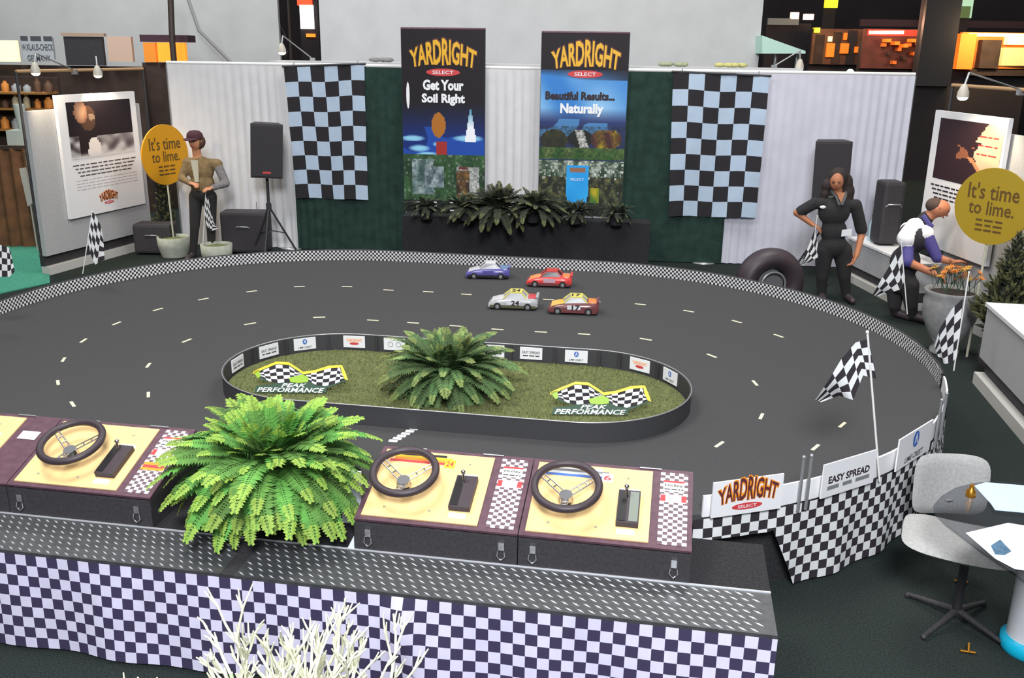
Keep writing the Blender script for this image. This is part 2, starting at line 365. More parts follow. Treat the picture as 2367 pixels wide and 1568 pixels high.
# pale ledge of the neighbouring wall just behind the rail
a = BK(622, 140, -.2); b = BK(1855, 168, -.2); n2 = nB * -.55
m = MB(); m.frame((a[0], a[1], 0), (b - a) * [1, 1, 0], n2, (0, 0, 2.5)); solo('partition_ledge', m, SHELL, 'broad white ledge running along behind the top of the drapes', 'ledge')
GREENB = mat('bundle_green', (150, 158, 128), .8, var=.2)
for k, (x, lab) in enumerate(((880, 'small grey bundle on the white ledge left of the first banner'), (1560, 'small greenish bundle on the white ledge right of the second banner'), (1690, 'small yellowish bundle lying at the right end of the white ledge'))):
    p = BK(x, 130, -.42); m = MB(); rr = random.Random(k)
    for j in range(7): m.ball((p[0] + rr.uniform(-.16, .16), p[1] + rr.uniform(-.03, .03), 2.53), (rr.uniform(.05, .09), .05, .03), 0, 8, 5)
    solo('ledge_bundle', m, [mat('bundle_grey', (130, 130, 128), .8), GREENB, mat('bundle_yellow', (190, 186, 120), .8)][k], lab, 'bundle')

# ---- printed banners: panel, print, letters
def noise2(x, y, s):
    return .5 + .25 * (math.sin(x * 7.1 * s + 1.7 * math.sin(y * 5.3 * s + s)) + math.sin(y * 8.3 * s + 1.3 * math.sin(x * 6.1 * s + 2 * s)))
def speck(x, y, n):
    h = math.sin(math.floor(x * n) * 12.9898 + math.floor(y * n * 2) * 78.233) * 43758.5453; return h - math.floor(h)
def mix(a, b, t): t = max(0, min(1, t)); return tuple(a[i] + (b[i] - a[i]) * t for i in range(3))
def ell(x, y, cx, cy, rx, ry): return ((x - cx) / rx) ** 2 + ((y - cy) / ry) ** 2
def paint_soil(x, y):   # x 0..1 left to right, y 0..1 from the top
    c = (34, 30, 34)
    if y > .38: c = mix((34, 30, 34), (28, 50, 120), (y - .38) / .2)
    if y > .52 and noise2(x, y, 1.2) > .45 and y < .68: c = mix(c, (40, 90, 190), .7)
    for cx, cy, rx, ry in ((.12, .585, .16, .018), (.45, .615, .09, .016), (.2, .64, .14, .02), (.3, .675, .15, .018), (.8, .58, .2, .02)):
        e = ell(x, y, cx, cy, rx, ry)
        if e < 1: c = mix((150, 215, 245), c, e * e)
    if ell(x, y, .44, .51, .085, .068) < 1: c = (176, 112, 44)
    if abs(x - .83) < .008 + (y - .42) * .35 and .42 < y < .6: c = mix((80, 150, 180), (245, 248, 255), (y - .42) / .1)
    if .60 < y < .675 and abs(x - .47) < .065: c = (165, 52, 48)
    if y > .675: c = mix((74, 120, 70), (40, 66, 44), noise2(x, y, 3.1))
    if .70 < y < .9 and .1 < x < .32 + .2 * noise2(y, x, 1): c = mix((170, 190, 196), (70, 100, 100), noise2(x, y, 4))
    if .74 < y < .86 and .26 < x < .5: c = mix((190, 205, 210), (90, 110, 120), noise2(x, y, 6))
    if .74 < y < .9 and .66 < x < .94: c = (205, 208, 204)
    if .76 < y < .91 and .66 < x < .82: c = mix((60, 44, 42), (150, 110, 60), noise2(x, y, 6))
    if .74 < y < .755 and .68 < x < .8: c = (140, 60, 60)
    if y > .675: c = mix(c, (30, 36, 34), speck(x, y, 46) * .45); c = mix(c, (200, 208, 200), (speck(x + 3, y, 40) - .8) * 2)
    if y > .93: c = mix((40, 54, 40), (30, 32, 32), noise2(x, y, 5))
    return c
def paint_nature(x, y):
    c = (36, 31, 36)
    if y > .19: c = mix((150, 200, 240), (60, 130, 205), noise2(x, y, 1.1) * 1.2)
    if .19 < y < .25: c = mix((36, 31, 36), c, (y - .17) / .07 * (1.3 - x))
    if y > .40: c = mix(c, (48, 60, 108), (y - .40) / .08)
    if .46 < y < .56 and noise2(x, y, 1.6) > .52: c = mix((90, 160, 215), c, .3)
    if .52 < y < .66:
        if ell(x, y, .17, .58, .16, .06) < 1: c = mix((46, 48, 40), (80, 78, 40), noise2(x, y, 6) - .2)
        if ell(x, y, .48, .57, .15, .05) < 1: c = (36, 40, 38)
        if abs(x - .46 - (y - .52) * .7) < .05 and y < .63: c = (205, 205, 200)
        if ell(x, y, .78, .57, .18, .06) < 1: c = mix((90, 50, 50), (196, 170, 40), noise2(x, y, 5) * 1.3 - .3)
    if .62 < y < .69: c = mix((52, 96, 44), (120, 140, 80), noise2(x, y, 4) - .2)
    if .69 < y < .79: c = mix((200, 212, 200), (60, 84, 64), noise2(x, y, 5) * 1.3 - .15 + abs(x - .5) * .8)
    if y >= .79: c = mix((44, 50, 40), (112, 116, 76), noise2(x, y, 7) * 1.2 - .35)
    if y > .5: c = mix(c, (36, 40, 36), speck(x, y, 44) * .55)
    if .69 < y: c = mix(c, (214, 220, 206), (speck(x + 5, y, 50) - (.68 if y < .8 else .9)) * 3)
    if .8 < y: c = mix(c, (170, 150, 60), (speck(x + 9, y, 38) - .9) * 5)
    if .72 < y < .93 and abs(x - .46) < .135 - .02 * (y > .9): c = mix((36, 150, 228), (60, 180, 245), noise2(x, y, 2))
    if .73 < y < .76 and abs(x - .46) < .09: c = (150, 110, 90)
    if .85 < y < .93 and .62 < x < .72: c = mix((190, 170, 40), (60, 110, 50), noise2(x, y, 6))
    if y > .95: c = mix((40, 48, 34), (34, 36, 36), (y - .95) / .04)
    return c
def print_panel(root, name, A, B, C, D, paint, nx, ny, lift=.006):   # A top-left, B top-right, C bottom-right, D bottom-left
    A, B, C, D = map(lambda q: np.array(q, float), (A, B, C, D)); N = np.cross(B - A, D - A); N = -N / np.linalg.norm(N)
    m = MB()
    for i in range(nx):
        for j in range(ny):
            def p(s, t): return A * (1 - s) * (1 - t) + B * s * (1 - t) + C * s * t + D * (1 - s) * t + N * lift
            x0, x1, y0, y1 = i / nx, (i + 1) / nx, j / ny, (j + 1) / ny
            c = lin(paint((x0 + x1) / 2, (y0 + y1) / 2)); m.add([p(x0, y0), p(x0, y1), p(x1, y1), p(x1, y0)], [(0, 1, 2, 3)], 0, None, [c] * 4)
    return part(name, m, M_PRINT, root), N
def banner(px0, px1, ytop, ybot, label, paint):
    a = BK(px0, ytop, .14); b = BK(px1, ytop, .14); zt = (a[2] + b[2]) / 2; zb = BK(px0, ybot, .14)[2]
    t = thing('printed_banner', label, 'banner', ((a + b) / 2) * [1, 1, 0])
    A, B, C, D = [np.array([p[0], p[1], z]) for p, z in ((a, zt), (b, zt), (b, zb), (a, zb))]
    m = MB(); m.frame(D - nB * .03, C - D, A - D, nB * .03); part('panel', m, BLK, t)
    print_panel(t, 'print', A + dB * .004, B - dB * .004, C - dB * .004, D + dB * .004, paint, 76, 150)
    m = MB(); m.tube([A - nB * .015 + e3 * .012, B - nB * .015 + e3 * .012], .016); part('top_bar', m, MAROON, t)
    for k in (.12, .88):
        p = D + (C - D) * k - nB * .045; m = MB(); m.tube([(p[0], p[1], 0), (p[0], p[1], zt - .05)], .014); m.frame((p[0] - .2, p[1] - .02, 0), (.4, 0, 0), (0, .04, 0), (0, 0, .015)); part('stand_pole', m, BLK, t)
    def at(s, v): return A + (B - A) * s + (D - A) * v + nB * .008
    return t, at, np.linalg.norm(B - A), zt - zb
t, at, w, h = banner(926, 1122, 69, 487, 'dark printed banner with Get Your Soil Right lettering', paint_soil)
logo(t, at(.5, .165), dB, e3, w * .78, .003, False)
m = MB(); letter(m, 'Get Your', at(.5, .292), dB, e3, w * .49, .135, .003, 0, .045); letter(m, 'Soil Right', at(.5, .37), dB, e3, w * .52, .15, .003, 0, .045); part('lettering', m, WHI, t)
m = MB(); disc(m, at(.075, .35), dB, e3, .022, .17, .003, n=12); part('light_streak', m, WHI, t)
m = MB()
for k in range(3): words(m, at(.28, .945 + k * .022), dB, e3, .28, .016, .003, 0, k, 4); words(m, at(.72, .945 + k * .022), dB, e3, .32, .016, .003, 0, k + 5, 4)
part('small_print', m, WHI, t)
t, at, w, h = banner(1252, 1457, 78, 492, 'blue sky printed banner with Naturally lettering', paint_nature)
logo(t, at(.51, .155), dB, e3, w * .77, .003, False)
m = MB(); letter(m, 'Beautiful Results...', at(.46, .333), dB, e3, w * .8, .105, .003, 0, .05); part('lettering', m, DKINK, t)
m = MB(); letter(m, 'Naturally', at(.485, .41), dB, e3, w * .5, .16, .003, 0, .045); part('lettering', m, WHI, t)
m = MB(); letter(m, 'SELECT', at(.46, .80), dB, e3, .18, .03, .003); part('lettering', m, WHI, t)

# ---- checkered cloth banners
def check_banner(TL, TR, BR, BL, nc, nr, label):
    a, b, c, d = [BK(*p, .1) for p in (TL, TR, BR, BL)]; P = []; U = []
    for i in range(nc * 2 + 1):
        s = i / (nc * 2); row = []; ur = []
        for j in range(nr * 2 + 1):
            q = j / (nr * 2); p = a * (1 - s) * (1 - q) + b * s * (1 - q) + c * s * q + d * (1 - s) * q
            row.append(p + nB * (.03 * math.sin(s * 7 + q * 2) * (.3 + q) + .008 * math.sin(i * 1.9 + j)) + e3 * .008 * math.sin(i * .8)); ur.append((s * nc, q * nr))
        P.append(row); U.append(ur)
    t = thing('checkered_banner', label, 'banner', ((a + b) / 2) * [1, 1, 0] + e3 * d[2])
    m = MB(); m.grid(P, U, flip=False); part('cloth', m, CK_BN, t)
    m = MB(); m.tube([a + e3 * .012 - dB * .02, b + e3 * .012 + dB * .02], .014); part('hanging_rod', m, BLK, t)
    for k in (.1, .9):
        p = a + (b - a) * k; m = MB(); m.tube([p + e3 * .01, p + e3 * .06 - nB * .12], .006, 6); part('hook', m, SILV, t)
check_banner((656, 156), (842, 150), (852, 462), (688, 458), 6, 9, 'black and white checkered cloth banner hanging left of the two printed banners')
check_banner((1556, 168), (1779, 178), (1746, 503), (1545, 500), 6, 9, 'black and white checkered cloth banner hanging right of the two printed banners')

# ================================================================== the race track
UC, VC, HS, RR = -1.8, 6.75, 1.0, 2.7
def stad(R, hs=HS, uc=UC, vc=VC, n=40):
    P = []
    for k in range(n + 1): a = -math.pi / 2 + math.pi * k / n; P.append((uc + hs + R * math.cos(a), vc + R * math.sin(a)))
    for k in range(n + 1): a = math.pi / 2 + math.pi * k / n; P.append((uc - hs + R * math.cos(a), vc + R * math.sin(a)))
    return P
def resample(P, step, closed=True):
    Q = []; N = len(P)
    for i in range(N if closed else N - 1):
        a = np.array(P[i]); b = np.array(P[(i + 1) % N]); L = np.linalg.norm(b - a); k = max(1, int(math.ceil(L / step)))
        for j in range(k): Q.append(tuple(a + (b - a) * j / k))
    if not closed: Q.append(P[-1])
    return Q
DZ = .5
track = thing('race_track', 'large black oval model race track table filling the middle of the stand', 'race track', TW(UC, VC, 0), AY)
P = stad(RR); m = MB(); m.prism([TW(u, v, .44) for u, v in P], (0, 0, DZ - .44)); part('deck', m, ASPH, track)
P2 = stad(RR - .06); m = MB(); m.prism([TW(u, v, .0) for u, v in P2], (0, 0, .44)); part('base', m, BLK2, track)
def wall_run(P, R_off, z0, z1, th, mb, mi=0, cell=None):
    """upright band following plan points P (open run), thickness th inwards"""
    s = 0; pr = []; c0 = np.array((UC, VC))
    for i, (u, v) in enumerate(P):
        if i: s += math.dist(P[i - 1], P[i])
        uu = min(max(u, UC - HS), UC + HS); d = np.array((u - uu, v - VC)); d = d / (np.linalg.norm(d) + 1e-9)
        pr.append((u, v, d, s))
    out = [[TW(u, v, z0), TW(u, v, z1)] for u, v, d, s in pr]; inn = [[TW(u - d[0] * th, v - d[1] * th, z0), TW(u - d[0] * th, v - d[1] * th, z1)] for u, v, d, s in pr]
    k = cell or 1; uo = [[(s / k, 0), (s / k, (z1 - z0) / k)] for u, v, d, s in pr]
    mb.grid(out, uo, mi, smooth=False); mb.grid(inn, uo, mi, smooth=False, flip=True)
    mb.grid([[o[1], i_[1]] for o, i_ in zip(out, inn)], [[(x[1][0], x[1][1]), (x[1][0], x[1][1] + th / k)] for x in uo], mi, smooth=False)
    for e in (0, -1): mb.add([out[e][0], out[e][1], inn[e][1], inn[e][0]], [(0, 1, 2, 3)], mi, [(0, 0)] * 4)
Q = resample(stad(RR + .012), .1)
far = [p for p in Q if p[1] >= 6.4]; far.sort(key=lambda p: -math.atan2(-(p[0] - UC), p[1] - VC) if False else math.atan2(p[1] - 5.0, p[0] - UC))
m = MB(); wall_run(far, 0, DZ, DZ + .105, .012, m, 0, .021); part('guard_wall', m, CK_WL, track, label='checkered far guard wall')
rim = MB(); rim.tube([TW(u, v, DZ + .108) for u, v in far], .008, 6); part('wall_rim', rim, BLK, track)
near_r = [p for p in Q if p[1] < 6.45 and p[0] > 0.19]; near_r.sort(key=lambda p: math.atan2(p[1] - VC, p[0] - UC))
m = MB(); wall_run(near_r, 0, DZ - .01, DZ + .105, .012, m); part('guard_wall', m, WHITE, track, label='plain white near right guard wall')
near_l = [p for p in Q if p[1] < 6.45 and p[0] < -3.3]; near_l.sort(key=lambda p: -math.atan2(p[1] - VC, -(p[0] - UC)))
m = MB(); wall_run(near_l, 0, DZ - .01, DZ + .105, .012, m); part('guard_wall', m, WHITE, track, label='plain white near left guard wall')
# lane dashes
DASH = mat('cream_lane_tape', (226, 220, 190), .6)
def dashes(pts, closed=False):
    W = [PZ(x, y, DZ) for x, y in pts]
    for i, p in enumerate(W):
        a = W[max(i - 1, 0)]; b = W[min(i + 1, len(W) - 1)]; d = (b - a) / np.linalg.norm(b - a); n = np.cross(e3, d)
        m = MB(); m.frame(p - d * .05 - n * .01, d * .10, n * .02, e3 * .0025); part('lane_dash', m, DASH, track)
dashes([(168, 935), (134, 885), (147, 832), (193, 788), (270, 748), (365, 716), (470, 692), (582, 674), (692, 663), (802, 663), (898, 671), (990, 675), (1078, 681), (1172, 687), (1268, 693), (1375, 698), (1480, 704), (1592, 720), (1703, 744), (1800, 777), (1878, 818), (1935, 868), (1958, 925), (1947, 983), (1885, 1035)][:20])
dashes([(1947, 983), (1885, 1035)])
dashes([(343, 913), (322, 880), (343, 845), (377, 815), (432, 788), (500, 765), (578, 749), (660, 738), (738, 734), (862, 741), (955, 747), (1053, 754), (1150, 762), (1250, 768), (1350, 773), (1493, 785), (1645, 823), (1745, 886), (1775, 925), (1760, 963), (1663, 1028)][:1] + [(343, 845), (432, 788), (578, 749), (738, 734), (862, 741), (955, 747), (1053, 754), (1150, 762), (1250, 768), (1350, 773), (1493, 785), (1645, 823), (1745, 886), (1760, 963), (1663, 1028)])
for k in range(7):
    p = PZ(909 + k * 9.6, 1020 - k * 5.6, DZ); m = MB(); m.frame(p - e1 * .026 - e2 * .014, e1 * .052, e2 * .028, e3 * .0025); part('finish_square', m, WHI, track)
# infield turf
GR = mat('artificial_turf', (92, 98, 56), .95, var=.35, scale=60)
HI, RI, UI, VI = .86, .70, -1.37, 5.71
PI_ = stad(RI - .02, HI, UI, VI)
m = MB(); m.prism([TW(u, v, DZ) for u, v in PI_], (0, 0, .008)); turf = part('infield_turf', m, GR, track)
m = MB(); rr = random.Random(3); GRB = mat('turf_blades', (116, 122, 70), .9, var=.3, scale=40)
for k in range(9000):
    u = UI + rr.uniform(-HI - RI, HI + RI); v = VI + rr.uniform(-RI, RI); uu = min(max(u, UI - HI), UI + HI)
    if math.hypot(u - uu, v - VI) > RI - .05: continue
    a = rr.uniform(0, 6.28); h = rr.uniform(.012, .024); b = TW(u, v, DZ + .007); dx = np.array((math.cos(a), math.sin(a), 0)) * .004
    m.add([b - dx, b + dx, b + e3 * h + np.array((math.sin(a) * .008, -math.cos(a) * .008, 0))], [(0, 1, 2)])
part('turf_blades', m, GRB, track, kind='stuff')
# ---- infield barrier with sponsor cards
bar = thing('infield_barrier', 'low black oval barrier with white sponsor cards around the turf infield', 'barrier', TW(UI, VI, DZ), AY)
QI = resample(stad(RI, HI, UI, VI), .1); QI.append(QI[0])
m = MB(); UCs, VCs, HSs = UC, VC, HS
def wall_closed(P, z0, z1, th, uc, vc, hs):
    mb = MB(); out = []; inn = []
    for u, v in P:
        uu = min(max(u, uc - hs), uc + hs); d = np.array((u - uu, v - vc)); d /= np.linalg.norm(d) + 1e-9
        out.append([TW(u, v, z0), TW(u, v, z1)]); inn.append([TW(u - d[0] * th, v - d[1] * th, z0), TW(u - d[0] * th, v - d[1] * th, z1)])
    mb.grid(out); mb.grid(inn, flip=True); mb.grid([[o[1], i[1]] for o, i in zip(out, inn)]); return mb
part('barrier_wall', wall_closed(QI, DZ, DZ + .125, .01, UI, VI, HI), mat('charcoal_plastic', (58, 58, 60), .6), bar)
m = MB(); m.tube([TW(u, v, DZ + .127) for u, v in QI], .0045, 6, cap=False); part('barrier_rim', m, SILV, bar)
def in_bar(x, y, zc):
    """point on the inner face of the barrier seen at that pixel, with its inward normal"""
    best = None
    for u, v in resample(stad(RI - .014, HI, UI, VI), .01):
        if v < VI - .15: continue
        p = TW(u, v, zc); d = p - CP; px = IMW / 2 + FPX * np.dot(d, cr) / np.dot(d, cf)
        if best is None or abs(px - x) < best[0]: best = (abs(px - x), u, v)
    u, v = best[1:]; uu = min(max(u, UI - HI), UI + HI); n = np.array((uu - u, VI - v)); n /= np.linalg.norm(n); N = e1 * n[0] + e2 * n[1]
    return TW(u, v, zc), N
for k, (x, kind) in enumerate(((548, 'e'), (621, 'e'), (705, 'l'), (820, 'y'), (912, 'r'), (1140, 'e'), (1228, 'e'), (1332, 'l'), (1480, 'y'), (1550, 'l'))):
    p, N = in_bar(x, 0, DZ + .072); X = np.cross(e3, N); 
    m = MB(); m.frame(p - X * .082 - e3 * .045, X * .164, e3 * .09, N * .006); cd = part('sponsor_card', m, WHITE, bar)
    q = p + N * .006; m2 = MB()
    if kind == 'e': letter(m2, 'EASY SPREAD', q + e3 * .008, X, e3, .13, .02, .001, 0, .01); words(m2, q - e3 * .018, X, e3, .12, .008, .001, 0, k, 3); part('lettering', m2, DKINK, cd)
    elif kind == 'l': lime_logo(cd, q, X, e3, .13, .001)
    elif kind == 'y':
        letter(m2, 'YARDRIGHT', q + e3 * .012, X, e3, .12, .026, .001, 0, .02); part('lettering', m2, ORAI, cd); m3 = MB(); disc(m3, q - e3 * .014, X, e3, .035, .01, .001); part('oval', m3, REDI, cd)
    else:
        for s in (-.03, .03): m2.torus(q + X * s + N * .001, X, e3, .018, .002, 16, 5)
        part('emblem', m2, GREYI, cd)
for x in (590, 662, 760, 870, 1180, 1280, 1385, 1430, 1520):
    p, N = in_bar(x, 0, DZ); X = np.cross(e3, N); m = MB(); m.frame(p - X * .012 + N * .001, X * .024, e3 * .13, N * .012); part('barrier_post', m, BLK, bar)

# ---- Peak Performance cut-out signs on the turf
def peak_sign(ox, oy, k, label):
    T = lambda x, y: (ox + (x - 585) * k, oy + (y - 860) * k)
    b0 = PZ(*T(600, 906), DZ + .02); nn = np.array([0, -math.cos(.45), math.sin(.45)]); X = np.array([1., 0, 0]); Y = np.cross(nn, X)
    pt = lambda x, y: PP(*T(x, y), b0, nn)
    t = thing('crossed_flags_sign', label, 'sign', (b0 * [1, 1, 0]) + e3 * (DZ + .008))
    out = [(585, 860), (610, 849), (640, 837), (668, 839), (690, 853), (701, 861), (728, 857), (760, 847), (790, 845), (798, 862), (804, 879), (770, 893), (756, 897), (754, 908), (588, 908), (592, 892), (640, 888), (610, 880), (597, 873)]
    m = MB(); m.prism([pt(*p) for p in out], -nn * .012); part('board', m, DGRN, t)
    def patch(top, bot, cols, rows, name):
        P = []; U = []
        def ip(L, s): f = s * (len(L) - 1); i = min(int(f), len(L) - 2); f -= i; return (L[i][0] + (L[i + 1][0] - L[i][0]) * f, L[i][1] + (L[i + 1][1] - L[i][1]) * f)
        for i in range(21):
            a = ip(top, i / 20); b = ip(bot, i / 20); P.append([pt(a[0] + (b[0] - a[0]) * j / 8, a[1] + (b[1] - a[1]) * j / 8) + nn * .003 for j in range(9)]); U.append([(i / 20 * cols, j / 8 * rows) for j in range(9)])
        m = MB(); m.grid(P, U); part(name, m, CK_FL, t)
    patch([(596, 862), (616, 853), (640, 843), (666, 845), (686, 858), (698, 865)], [(604, 871), (622, 882), (645, 886), (670, 883), (685, 876), (698, 868)], 8, 5, 'checkered_flag')
    patch([(706, 864), (728, 861), (758, 852), (785, 850), (791, 864)], [(712, 880), (728, 889), (752, 893), (778, 886), (796, 878)], 7, 5, 'checkered_flag')
    def band(L, w, mt):
        P = [[pt(x, y) + nn * .005, pt(x, y + w) + nn * .005] for x, y in L]; m = MB(); m.grid(P); part('border', m, mt, t)
    band([(585, 859), (610, 848), (640, 836), (668, 838), (690, 852), (701, 860), (728, 856), (760, 846), (788, 844)], 6, YELI)
    m = MB(); m.add([pt(x, y) + nn * .005 for x, y in ((787, 844), (791, 845), (799, 862), (805, 880), (797, 877), (790, 862))], [(0, 5, 4, 3, 2, 1)]); part('border', m, YELI, t)
    m = MB(); m.add([pt(x, y) + nn * .005 for x, y in ((585, 859), (600, 855), (602, 872), (596, 874))], [(0, 3, 2, 1)]); part('leaf_shape', m, LIME, t); m = MB(); m.add([pt(x, y) + nn * .005 for x, y in ((668, 874), (700, 866), (714, 874), (712, 884), (690, 886), (672, 884))], [(0, 5, 4, 3, 2, 1)]); part('leaf_shape', m, LIME, t)
    w = np.linalg.norm(pt(750, 900) - pt(594, 900)); h = np.linalg.norm(pt(600, 907) - pt(600, 896))
    m = MB(); letter(m, 'PERFORMANCE', pt(672, 902), X, Y, w, h, .004, 0, .02, .35); letter(m, 'PEAK', pt(680, 891), X, Y, w * .38, h * .8, .004, 0, .02, .35); part('lettering', m, WHI, t)
    for x in (630, 720):
        q = pt(x, 890) - nn * .014; m = MB(); m.tube([q, (q[0], q[1] + .12, DZ + .01)], .005, 6); part('prop_leg', m, BLK, t)
peak_sign(585, 860, 1.0, 'crossed checkered flags Peak Performance sign on the left of the turf')
peak_sign(1272, 908, 1.06, 'crossed checkered flags Peak Performance sign on the right of the turf')

# ---- model race cars
TYRE = mat('tyre_rubber', (28, 28, 29), .7); GLASS = mat('car_window_tint', (46, 48, 52), .2)
def car(px, py, rz, body, hood, trunk, roofc, num, numc, label, glass=None, side=None, skirt=None):
    p = PZ(px, py, DZ); t = thing('model_race_car', label, 'toy car', (p[0], p[1], DZ), rz, None)
    L, Wd = .435, .205
    # body shell as lofted sections along x (front = +x)
    sec = [(-.5, .035, .085, .90), (-.47, .03, .105, .98), (-.3, .025, .108, 1.0), (-.05, .025, .104, 1.0), (.12, .025, .1, 1.0), (.3, .025, .088, 1.0), (.44, .022, .07, .97), (.5, .022, .045, .84)]
    m = MB(); P = []
    for x, zb, zt, w in sec:
        hw = Wd / 2 * w; P.append([(x * L, -hw * .96, zb), (x * L, -hw, zt * .62), (x * L, -hw * .9, zt), (x * L, 0, zt * 1.03), (x * L, hw * .9, zt), (x * L, hw, zt * .62), (x * L, hw * .96, zb)])
    m.grid(P, smooth=True, flip=True); m.add(P[0], [tuple(range(7))]); m.add(P[-1], [tuple(reversed(range(7)))])
    m.add([r[0] for r in P] + [r[-1] for r in P], [tuple(list(range(8)) + list(range(15, 7, -1)))])
    part('body_shell', m, body, t, True)
    def deck(x0, x1, mt, nm):
        q = []
        for i in range(5):
            x = x0 + (x1 - x0) * i / 4; zt = np.interp(x, [s[0] for s in sec], [s[2] for s in sec]); q.append([(x * L, y * Wd / 2 * .84, zt * (1.03 - .03 * abs(y)) + .002) for y in (-1, -.5, 0, .5, 1)])
        m = MB(); m.grid(q, flip=True); part(nm, m, mt, t, True)
    deck(.17, .44, hood, 'hood'); deck(-.46, -.30, trunk, 'boot_lid')
    # cabin
    m = MB(); b = [(-.29 * L, .1), (-.17 * L, .15), (.06 * L, .152), (.20 * L, .098)]
    P = [[(x, s * Wd / 2 * w, z) for s, w, z in ((-1, .84 if i in (0, 3) else .68, zz), (1, .84 if i in (0, 3) else .68, zz))] for i, (x, zz) in enumerate(b)]
    m.grid([[P[i][0], P[i][1]] for i in range(4)], smooth=False, flip=True)
    for s in (0, 1): m.add([P[i][s] for i in range(4)], [(3, 2, 1, 0) if s else (0, 1, 2, 3)])
    part('cabin_glass', m, glass or GLASS, t, True)
    m = MB(); m.box(-.175 * L, -Wd / 2 * .69, .148, .06 * L, Wd / 2 * .69, .156); part('roof', m, roofc, t, True)
    for s in (-1, 1):
        for x0, x1, y0 in ((-.29, -.17, .84), (.20, .06, .84)):
            m = MB(); m.tube([(x0 * L, s * Wd / 2 * y0, .1), (x1 * L, s * Wd / 2 * .68, .152)], .006, 6); part('pillar', m, roofc, t, True)
    for s in (-1, 1):
        if side: m = MB(); m.box(-.14 * L, s * Wd / 2 * 1.005 - .001, .05, .12 * L, s * Wd / 2 * 1.005 + .001, .088); part('door_panel', m, side, t, True)
        if skirt: m = MB(); m.box(-.46 * L, s * Wd / 2 - .002, .02, .46 * L, s * Wd / 2 + .003, .044); part('side_skirt', m, skirt, t, True)
    for sx in (-.3, .31):
        for s in (-1, 1):
            m = MB(); bm = bmesh.new(); bmesh.ops.create_cone(bm, cap_ends=True, segments=16, radius1=.033, radius2=.033, depth=.03); m.bm(bm, 0, Matrix.Translation((sx * L, s * (Wd / 2 - .012), .033)) @ Matrix.Rotation(math.pi / 2, 4, 'X'))
            w = part('wheel', m, TYRE, t, True); m = MB(); bm = bmesh.new(); bmesh.ops.create_cone(bm, cap_ends=True, segments=12, radius1=.017, radius2=.017, depth=.033); m.bm(bm, 0, Matrix.Translation((sx * L, s * (Wd / 2 - .012), .033)) @ Matrix.Rotation(math.pi / 2, 4, 'X')); part('hub', m, SILV, w, True)
    m = MB(); m.box(-.515 * L, -Wd / 2 * .88, .118, -.46 * L, Wd / 2 * .88, .123); m.box(-.5 * L, -Wd / 2 * .85, .08, -.48 * L, -Wd / 2 * .8, .12); m.box(-.5 * L, Wd / 2 * .8, .08, -.48 * L, Wd / 2 * .85, .12); part('spoiler', m, body, t, True)
    if num:
        c, s_ = math.cos(rz), math.sin(rz); Xw = np.array((1., 0, 0)); Yw = np.array((0, 1., 0)); fl = -1 if c < 0 else 1
        m = MB(); letter(m, num, (-.05 * L, 0, .1565), Xw * fl, Yw * fl, .075, .09, .001, 0, .03); part('roof_number', m, numc, t, True)
        for s in (-1, 1):
            m = MB(); letter(m, num if not skirt or True else num, (-.05 * L, s * Wd / 2 * 1.03, .069), Xw * -s, e3, .07, .045, .002, 0, .03); part('door_number', m, numc, t, True)
cwh = mat('car_white', (214, 214, 218), .3, coat=.4); cbl = mat('car_blue', (84, 80, 150), .3, coat=.4); cbk = mat('car_black', (40, 38, 44), .3, coat=.4)
cred = mat('car_red', (206, 62, 58), .3, coat=.4); cor = mat('car_orange', (236, 140, 60), .3, coat=.4); csil = mat('car_silver', (170, 172, 174), .3, coat=.4)
cyel = mat('car_yellow', (226, 178, 48), .3, coat=.4); cbr = mat('car_maroon', (110, 60, 62), .3, coat=.4); cteal = mat('car_teal', (70, 120, 160), .3, coat=.4)
cpy = mat('car_pale_yellow', (214, 204, 96), .35)
car(1128, 641, math.pi + .0 - .02, cbl, cwh, cteal, cwh, '', WHI, 'white nosed blue model race car nearest the far checkered wall', GLASS, cbl, cbk)
car(1270, 660, math.pi - .1, cred, cor, cor, cred, '', WHI, 'red model race car with orange bonnet in the outer lane', GLASS, mat('car_lilac_panel', (190, 160, 176), .4), cbr)
car(1187, 711, math.pi - .08, csil, cwh, cred, cpy, '24', DKINK, 'silver model race car with a red tail in the inner lane', csil, cwh, mat('car_olive', (84, 84, 60), .4))
car(1325, 722, math.pi - .08, cbr, cyel, cor, cpy, '17', DKINK, 'yellow roofed model race car with yellow bonnet, rearmost in the inner lane', csil, cwh, cbr)

# ================================================================== the operators' counter in front
V0, V1 = 3.29, 4.02; U0, U1 = -4.3, .51
ctr = thing('control_counter', 'long black counter with tread plate shelf along the front of the track', 'counter', TW(-1.8, 3.6, 0), AY)
m = MB(); m.frame(TW(U0, V0 + .02, 0), e1 * (U1 - U0), e2 * .70, e3 * .48); part('carcass', m, BLK2, ctr)
for a, b in ((U0, -1.83), (-1.765, U1)):
    m = MB(); m.frame(TW(a, V0, .48), e1 * (b - a), e2 * .31, e3 * .02); pl_ = part('tread_plate', m, STEEL, ctr)
    m = MB(); i = 0; pit = .046
    nx = int((b - a - .03) / pit)
    for i in range(nx):
        for j in range(7):
            c = TW(a + .025 + (i + .5 * (j % 2)) * pit, V0 + .022 + j * .043, .5); l = (e1 * .84 - e2 * .54) * .0215; w = (e1 * .54 + e2 * .84) * .0042
            m.add([c - l, c + w, c + l, c - w, c + e3 * .0045], [(0, 3, 4), (3, 2, 4), (2, 1, 4), (1, 0, 4)])
    part('tread_lugs', m, LUG, pl_, kind='stuff')
m = MB(); m.frame(TW(-1.83, V0 + .002, .481), e1 * .065, e2 * .32, e3 * .018); part('plate_joint', m, BLK, ctr)
